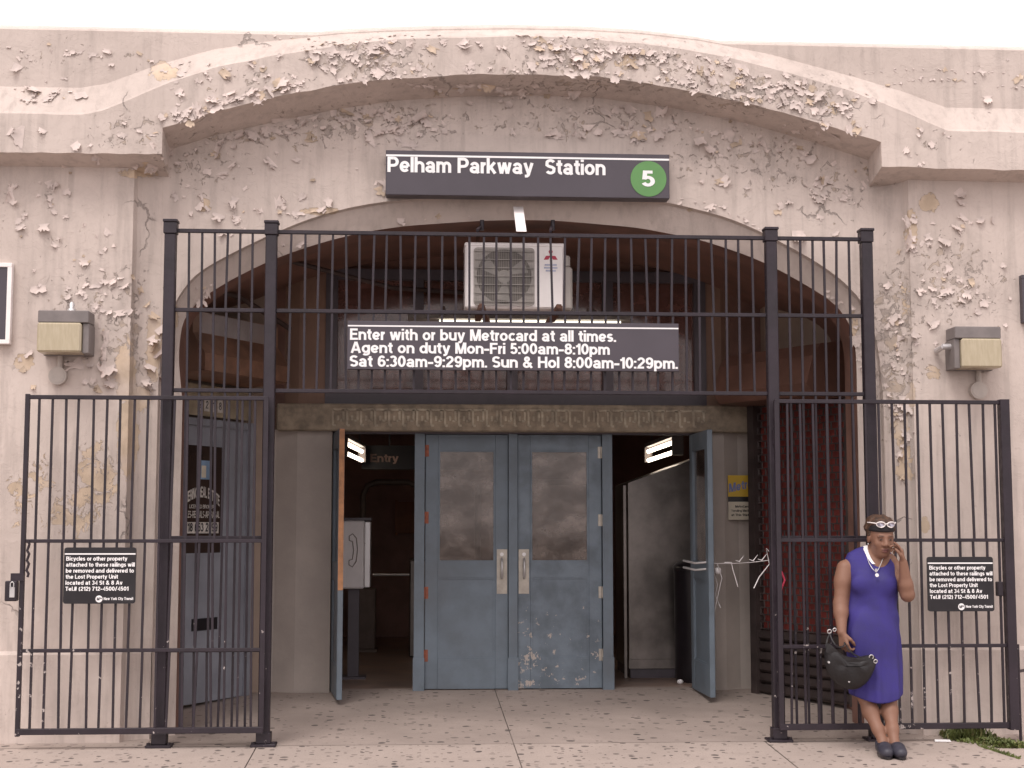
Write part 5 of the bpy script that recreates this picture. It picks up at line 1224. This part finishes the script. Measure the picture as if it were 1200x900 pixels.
# arms
shA, elA, wrA = L(990,666,.335), L(985,708,.30), L(986.5,741,.215)
shB, elB, wrB = L(1050,667,.335), L(1063.5,697,.20), L(1058.5,659.5,.165)
body.chain([shA, shA+(elA-shA)*.4, elA, elA+(wrA-elA)*.3, wrA], [.056,.057,.046,.046,.030], .025)
body.chain([shB, shB+(elB-shB)*.45, elB, elB+(wrB-elB)*.3, wrB], [.054,.052,.044,.043,.029], .025)
body.ell((shA+elA)/2*1.0+(shA-elA)*.22, (.05,.05,.07), .03)
def nrm(v): v = np.array(v, float); return v/np.linalg.norm(v)
def hand(w_, d, pn, ts, curls, th_curl=.5, sc=1.0):
    """palm from the wrist along d, palm faces pn, thumb leaves the side ts"""
    d = nrm(d); pn = nrm(np.array(pn)-d*(np.array(pn)@d)); ts_ = np.cross(d, pn); 
    if ts_@np.array(ts) < 0: ts_ = -ts_
    lens = [(.040,.024,.019),(.044,.028,.020),(.041,.026,.019),(.032,.020,.017)]; kn = []
    for i in range(4):
        k_ = w_+sc*(d*(.088-.006*abs(i-1.2))+ts_*(.030-.020*i)); kn.append(k_); body.cone(w_+d*.012*sc+ts_*sc*(.016-.010*i), k_, .0155*sc, .0125*sc, .012)
    for i in range(4):
        p_ = kn[i]; a = 0; r_ = .0102*sc*(1, 1, .97, .88)[i]
        for j, ln in enumerate(lens[i]):
            a += curls[i][j]; dr_ = d*math.cos(a)+pn*math.sin(a)+ts_*(.05-.035*i)
            q_ = p_+nrm(dr_)*ln*sc; body.cone(p_, q_, r_*(1-.08*j), r_*(1-.08*(j+1)), .004); p_ = q_
    t0 = w_+sc*(d*.022+ts_*.024+pn*.006); t1 = t0+sc*nrm(d*.75+ts_*.6+pn*.35)*.040; t2 = t1+sc*nrm(d*.95+ts_*(.35-th_curl*.5)+pn*(.3+th_curl))*.030; t3 = t2+sc*nrm(d*.9+ts_*(.1-th_curl*.6)+pn*(.3+th_curl))*.024
    body.chain([t0,t1,t2,t3], [.016*sc,.0125*sc,.011*sc,.009*sc], .006)
    return kn
hA = np.array([.10,-.22,-1.0])
hand(wrA+nrm(hA)*.008, hA, (.8,.55,.0), (.35,-1,0), [(.5,.95,.7),(.6,1.05,.7),(.65,1.1,.7),(.7,1.1,.7)], .6, .98)
hB = L(1053.5,634,.18)-wrB
hand(wrB+nrm(hB)*.006, hB, (-.85,.1,.1), (-.35,-.9,.15), [(.45,.2,.15),(.65,.7,.5),(.85,1.0,.7),(.95,1.1,.8)], .25, .92)
def skin_tint(V):
    base = np.array([.225,.112,.072]); c_ = np.tile(base, (len(V), 1)); q_ = ((V-HC)@HF.T)/HS
    def blob(cx_, cy_, cz_, rx_, ry_, rz_, col, s_=.35):
        d = np.sqrt(((q_[:,0]-cx_)/rx_)**2+((q_[:,1]-cy_)/ry_)**2+((q_[:,2]-cz_)/rz_)**2); t = np.clip((1-d)/s_, 0, 1)[:, None]; c_[:] = c_*(1-t)+np.array(col)*t
    blob(0,.095,-.062,.029,.03,.008,(.15,.055,.05)); blob(0,.095,-.0745,.026,.03,.0085,(.19,.075,.065)); blob(0,.10,-.0682,.026,.03,.0022,(.06,.02,.02))
    for s_ in (-1, 1):
        blob(.03*s_,.095,.002,.021,.03,.015,(.15,.068,.045),.9); blob(.03*s_,.093,-.0005,.0125,.02,.0042,(.24,.19,.165)); blob(.033*s_,.095,-.0010,.0064,.02,.0052,(.015,.008,.006)); blob(.03*s_,.093,.0055,.017,.025,.0032,(.04,.018,.013))
        blob(.031*s_,.09,.0245,.024,.03,.0045,(.05,.025,.018)); blob(.010*s_,.10,-.040,.006,.012,.003,(.07,.025,.02))
    return c_
W = thing('person', 'woman in a sleeveless violet dress leaning on the right gate, touching her cheek', 'person', tuple(F0))
def rel(mb, nm, m, par): return mb.build(nm, m, par, world=False)
sdf_obj(body, 'body', M['skin'], W, 2, skin_tint)
# dress
dr_s = SDF((-.45,.0,.30), (.25,.60,1.45), .0055)
dr_s.put(BLO, BHI, torso(0, .0055), 0)
for px in (1009, 1038): dr_s.ell(L(px,684,.225), (.062,.034,.052), .06)
dr_s.ell(L(1022,745,.22), (.135,.04,.15), .07)
nk = L(1027,646,.33)
def scoop(cx_, hw, hz_):
    def fn(p): return (np.sqrt(((p[...,0]-cx_[0])/hw)**2+((p[...,2]-cx_[2])/hz_)**2)-1)*min(hw, hz_)
    return fn
big = (np.array([-.6,-.2,.2]), np.array([.4,.7,1.6]))
dr_s.put(big[0], big[1], scoop(nk, .088, .107), 0, 'sub')
dr_s.put(big[0], big[1], lambda p: p[...,2]-hemz+.01+.055*np.cos((p[...,0]-tz[1,1])*8.5), .008, 'sub')
o = sdf_obj(dr_s, 'dress', M['dress'], W, 2)
st_ = SDF((-.35,.1,1.15), (.15,.55,1.45), .005)
st_.put(BLO, BHI, torso(.003), 0); st_.put(big[0], big[1], scoop(nk, .062, .10), 0, 'sub'); st_.put(big[0], big[1], lambda p: -(p[...,0]-nk[0]+.02), 0, 'sub'); 
st_.put(big[0], big[1], lambda p: p[...,2]-L(1010,661,.3)[2], 0, 'sub'); st_.put(big[0], big[1], lambda p: -(p[...,0]-nk[0]+.105)*-1*-1, 0, 'sub') if False else None
sdf_obj(st_, 'undershirt_strap', M['white'], W, 1)
# shoes
for an, to in ((ankA,toeA),(ankB,toeB)):
    sh_ = SDF((to[0]-.12, to[1]-.14, -.01), (to[0]+.12, an[1]+.12, .12), .0045); bodyb = sh_
    he = np.array([an[0]-.002, an[1]+.018, .048]); tp = np.array([to[0]+.006, to[1]-.055, .036]); md = he+(tp-he)*.6+np.array([0,0,.008])
    sh_.chain([he, md, tp], [.040,.044,.034], .03); sh_.ell(he+np.array([0,0,.03]), (.038,.042,.022), .02); sh_.ell(tp+np.array([0,.03,0]), (.046,.05,.032), .02)
    sh_.cone(np.array([an[0],an[1]-.012,.125]), np.array([an[0],an[1]-.01,.09]), .026, .030, 0, 'sub')
    sh_.put(np.array([-.6,-.6,-.2]), np.array([.6,.6,.2]), lambda p: p[...,2]-.002, 0, 'sub')
    so_ = sdf_obj(sh_, 'shoe', M['shoe'], W, 2)
    pts = []; 
    for k in range(26):
        t = 2*math.pi*k/26; d_ = nrm([tp[0]-he[0], tp[1]-he[1], 0]); s_ = np.array([-d_[1], d_[0], 0]); c_ = (he+tp)/2; ln = np.linalg.norm((tp-he)[:2])/2+.036; wd = .040+.008*(math.cos(t) > 0)*math.cos(t)
        pts.append((c_[0]+d_[0]*ln*math.cos(t)+s_[0]*wd*math.sin(t), c_[1]+d_[1]*ln*math.cos(t)+s_[1]*wd*math.sin(t), .001+GZ(c_[1]) ))
    q = MB(); q.prism(pts, (0,0,.014)); rel(q, 'sole', M['black'], so_)
# hair and headband
ha = SDF(HC-.19, HC+.19, .0048)
ha.ell(H(0,-.028,.045), np.array((.086,.10,.086))*HS, .0, HF); ha.ell(H(-.02,-.05,.09), np.array((.06,.06,.045))*HS, .03, HF); ha.ell(H(.01,.01,.105), np.array((.06,.055,.03))*HS, .03, HF)
rng = np.random.RandomState(3); 
for k in range(60):
    v = rng.normal(size=3); v /= np.linalg.norm(v)
    if v[1] > .75: continue
    ha.ell(H(*(np.array((0,-.026,.048))+v*np.array((.084,.098,.088)))), np.full(3, rng.uniform(.010,.018)), .012)
ha.put(HC-.2, HC+.2, lambda p: np.maximum(-(((p-HC)@HF.T)[...,1]/HS-.012), ((p-HC)@HF.T)[...,2]/HS-.075+0*p[...,0]), .01, 'sub')
ha.put(HC-.2, HC+.2, lambda p: ((p-HC)@HF.T)[...,2]/HS+.045, .01, 'sub')
sdf_obj(ha, 'hair', M['hair'], W, 1)
q = MB(); rows_ = []
for (z, g_) in ((.040,.0),(.042,.005),(.055,.0075),(.070,.008),(.082,.0055),(.084,.0)):
    s_ = math.sqrt(max(.05, 1-((z-.03)/.09)**2)); rows_.append([tuple(H((.0765*s_+g_+.002)*math.cos(2*math.pi*k/40), -.015+(.0965*s_+g_+.002)*math.sin(2*math.pi*k/40), z+.008*math.sin(2*math.pi*k/40))) for k in range(40)])
q.grid(rows_, 0, True, True); rel(q, 'headband', M['band'], W)
for s_ in (-1, 1):
    q = MB(); q.ball(tuple(H(.080*s_,-.002,-.045)), .006, 8); rel(q, 'earring', M['alu'], W)
# sunglasses pushed up on the hair
SG = thing('sunglasses', 'white framed sunglasses pushed up on the woman\'s headband', 'sunglasses', tuple(np.array(F0)+H(0,.09,.095)))
o0 = np.array(ORG[SG.name]); 
def gp(x, y, z): return tuple(np.array(F0)+H(x, y, z))
q = MB()
for s_ in (-1, 1):
    rr_ = [gp(s_*.033+.026*math.cos(2*math.pi*k/20), .087-.012*abs(math.cos(2*math.pi*k/20)*(.5 if s_*math.cos(2*math.pi*k/20) < 0 else 1.6)), .097+.017*math.sin(2*math.pi*k/20)) for k in range(21)]
    q.tube(rr_, .0042, 6, cap=False); q.tube([gp(s_*.058,.072,.102), gp(s_*.083,.03,.10), gp(s_*.080,-.03,.09)], .004, 6)
q.tube([gp(-.009,.086,.100), gp(0,.089,.103), gp(.009,.086,.100)], .004, 6); q.build('glasses_frame', M['acwhite'], SG)
for s_ in (-1, 1):
    q = MB(); q.prism([gp(s_*.033+.0245*math.cos(2*math.pi*k/20), .086-.010*abs(math.cos(2*math.pi*k/20)), .097+.0155*math.sin(2*math.pi*k/20)) for k in range(20)], tuple(hf*.002)); q.build('lens', mat('mirror_lens', (.45,.43,.50), .15, .7) if s_ < 0 else bpy.data.materials['mirror_lens'], SG)
# necklace
def wp(px, py, ly): return tuple(np.array(F0)+L(px, py, ly))
q = MB(); q.tube([wp(1016,653,.272), wp(1018.5,660,.232), wp(1022,666,.205), wp(1027,671,.186), wp(1030,666,.205), wp(1033,659,.232), wp(1036,651,.262)], .0028, 5)
NK = thing('necklace', 'thin necklace with a round silver pendant on the violet dress', 'necklace', wp(1027,671,.186)); q.build('chain', M['alu'], NK)
q = MB(); c_ = Vector(wp(1027.5,674,.172)); q.cyl(c_, c_+Vector((0,-.006,0)), .012, 16); q.build('pendant', M['white'], NK)
q = MB(); c_ = Vector(wp(1026.5,668.5,.186)); q.box(c_.x-.007,c_.x+.007,c_.y-.006,c_.y,c_.z-.012,c_.z+.012,bev=.002); q.build('charm', M['alu'], NK)
# handbag
yb = F0.y+.10
HB = thing('handbag', 'slouchy black leather handbag with a silver ring, held at the woman\'s side', 'handbag', tuple(P(995,808,yb)))
out = [(970,752),(976,757),(984,765),(994,770),(1004,770.5),(1014,768),(1022,767),(1026,770),(1027,776),(1024,786),(1019,796),(1013,803),(1004,808),(994,808),(984,804),(975,797),(969,787),(966,774),(966,762)]
oc_ = [P(a, b, yb) for a, b in out]; cc = sum(oc_, Vector())/len(oc_); rows_ = []
def smooth_loop(p, it=2):
    for _ in range(it): p = [x for i in range(len(p)) for x in (p[i]*.75+p[(i+1)%len(p)]*.25, p[i]*.25+p[(i+1)%len(p)]*.75)]
    return p
oc_ = smooth_loop(oc_)
for k, (s_, d_) in enumerate(((.02,-.066),(.3,-.065),(.6,-.058),(.82,-.044),(.95,-.024),(1.0,0),(.95,.024),(.8,.044),(.5,.055),(.02,.058))):
    rows_.append([(cc.x+(p.x-cc.x)*s_+(1-s_)*.055*(1 if p.x > cc.x else -1)*abs((p.x-cc.x)/.17), yb+d_*(1+.05*math.sin(i*.35+k*.8)), cc.z+(p.z-cc.z)*s_) for i, p in enumerate(oc_)])
q = MB(); q.grid(rows_, 0, True, True); q.build('bag_body', M['leather'], HB)
q = MB(); fl = [(968,764),(978,770),(990,776),(1004,778),(1016,775),(1026,771.5),(1022,767),(1012,769.5),(1000,771.5),(988,768),(976,759),(969,753)]
fr0 = [P(a, b, yb-.045) for a, b in fl]; q.prism([Vector((p.x, p.y-.022*math.sin(math.pi*min(i,11-i)/5.5), p.z)) for i, p in enumerate(fr0)], (0,.010,0)); q.build('bag_flap', M['leather'], HB)
q = MB()
def strap(pts, wd, th):
    pts = [Vector(P(a, b, F0.y+c)) for a, b, c in pts]
    for _ in range(2): pts = [pts[0]]+[x for i in range(len(pts)-1) for x in (pts[i]*.75+pts[i+1]*.25, pts[i]*.25+pts[i+1]*.75)]+[pts[-1]]
    rws = []
    for i, p in enumerate(pts):
        d = (pts[min(i+1,len(pts)-1)]-pts[max(i-1,0)]).normalized(); s_ = Vector((0,1,0)).cross(d); s_ = Vector((.25,1,0)).normalized(); n_ = d.cross(s_).normalized()
        rws.append([tuple(p-s_*wd-n_*th), tuple(p+s_*wd-n_*th), tuple(p+s_*wd+n_*th), tuple(p-s_*wd+n_*th)])
    q.grid(rws, 0, False, True)
strap([(972,742,.13),(976,752,.08),(982,759,.07),(990,757,.10),(989,751,.14),(995,763,.12),(1008,771,.10),(1021,771,.08)], .016, .004)
strap([(972,742,.13),(969,750,.12),(968,758,.10),(970,768,.09)], .014, .004); q.build('strap', M['leather'], HB)
q = MB()
for (px, py, ly, r_) in ((1021,770,.045,.014),(1026,775,.05,.012),(972,740,.115,.013),(978,738,.12,.011)):
    c_ = P(px, py, F0.y+ly); q.tube([c_+Vector((r_*math.cos(t*.5236), -.004*math.sin(t*.5236), r_*math.sin(t*.5236))) for t in range(13)], .0036, 6, cap=False)
q.build('buckle_ring', M['alu'], HB)
for (px, py) in ((994.5,798.5),(971,776)):
    q = MB(); c_ = P(px, py, yb-.045); q.cyl(c_+Vector((0,.01,0)), c_+Vector((0,-.012,0)), .007, 10); q.build('stud', M['alu'], HB)
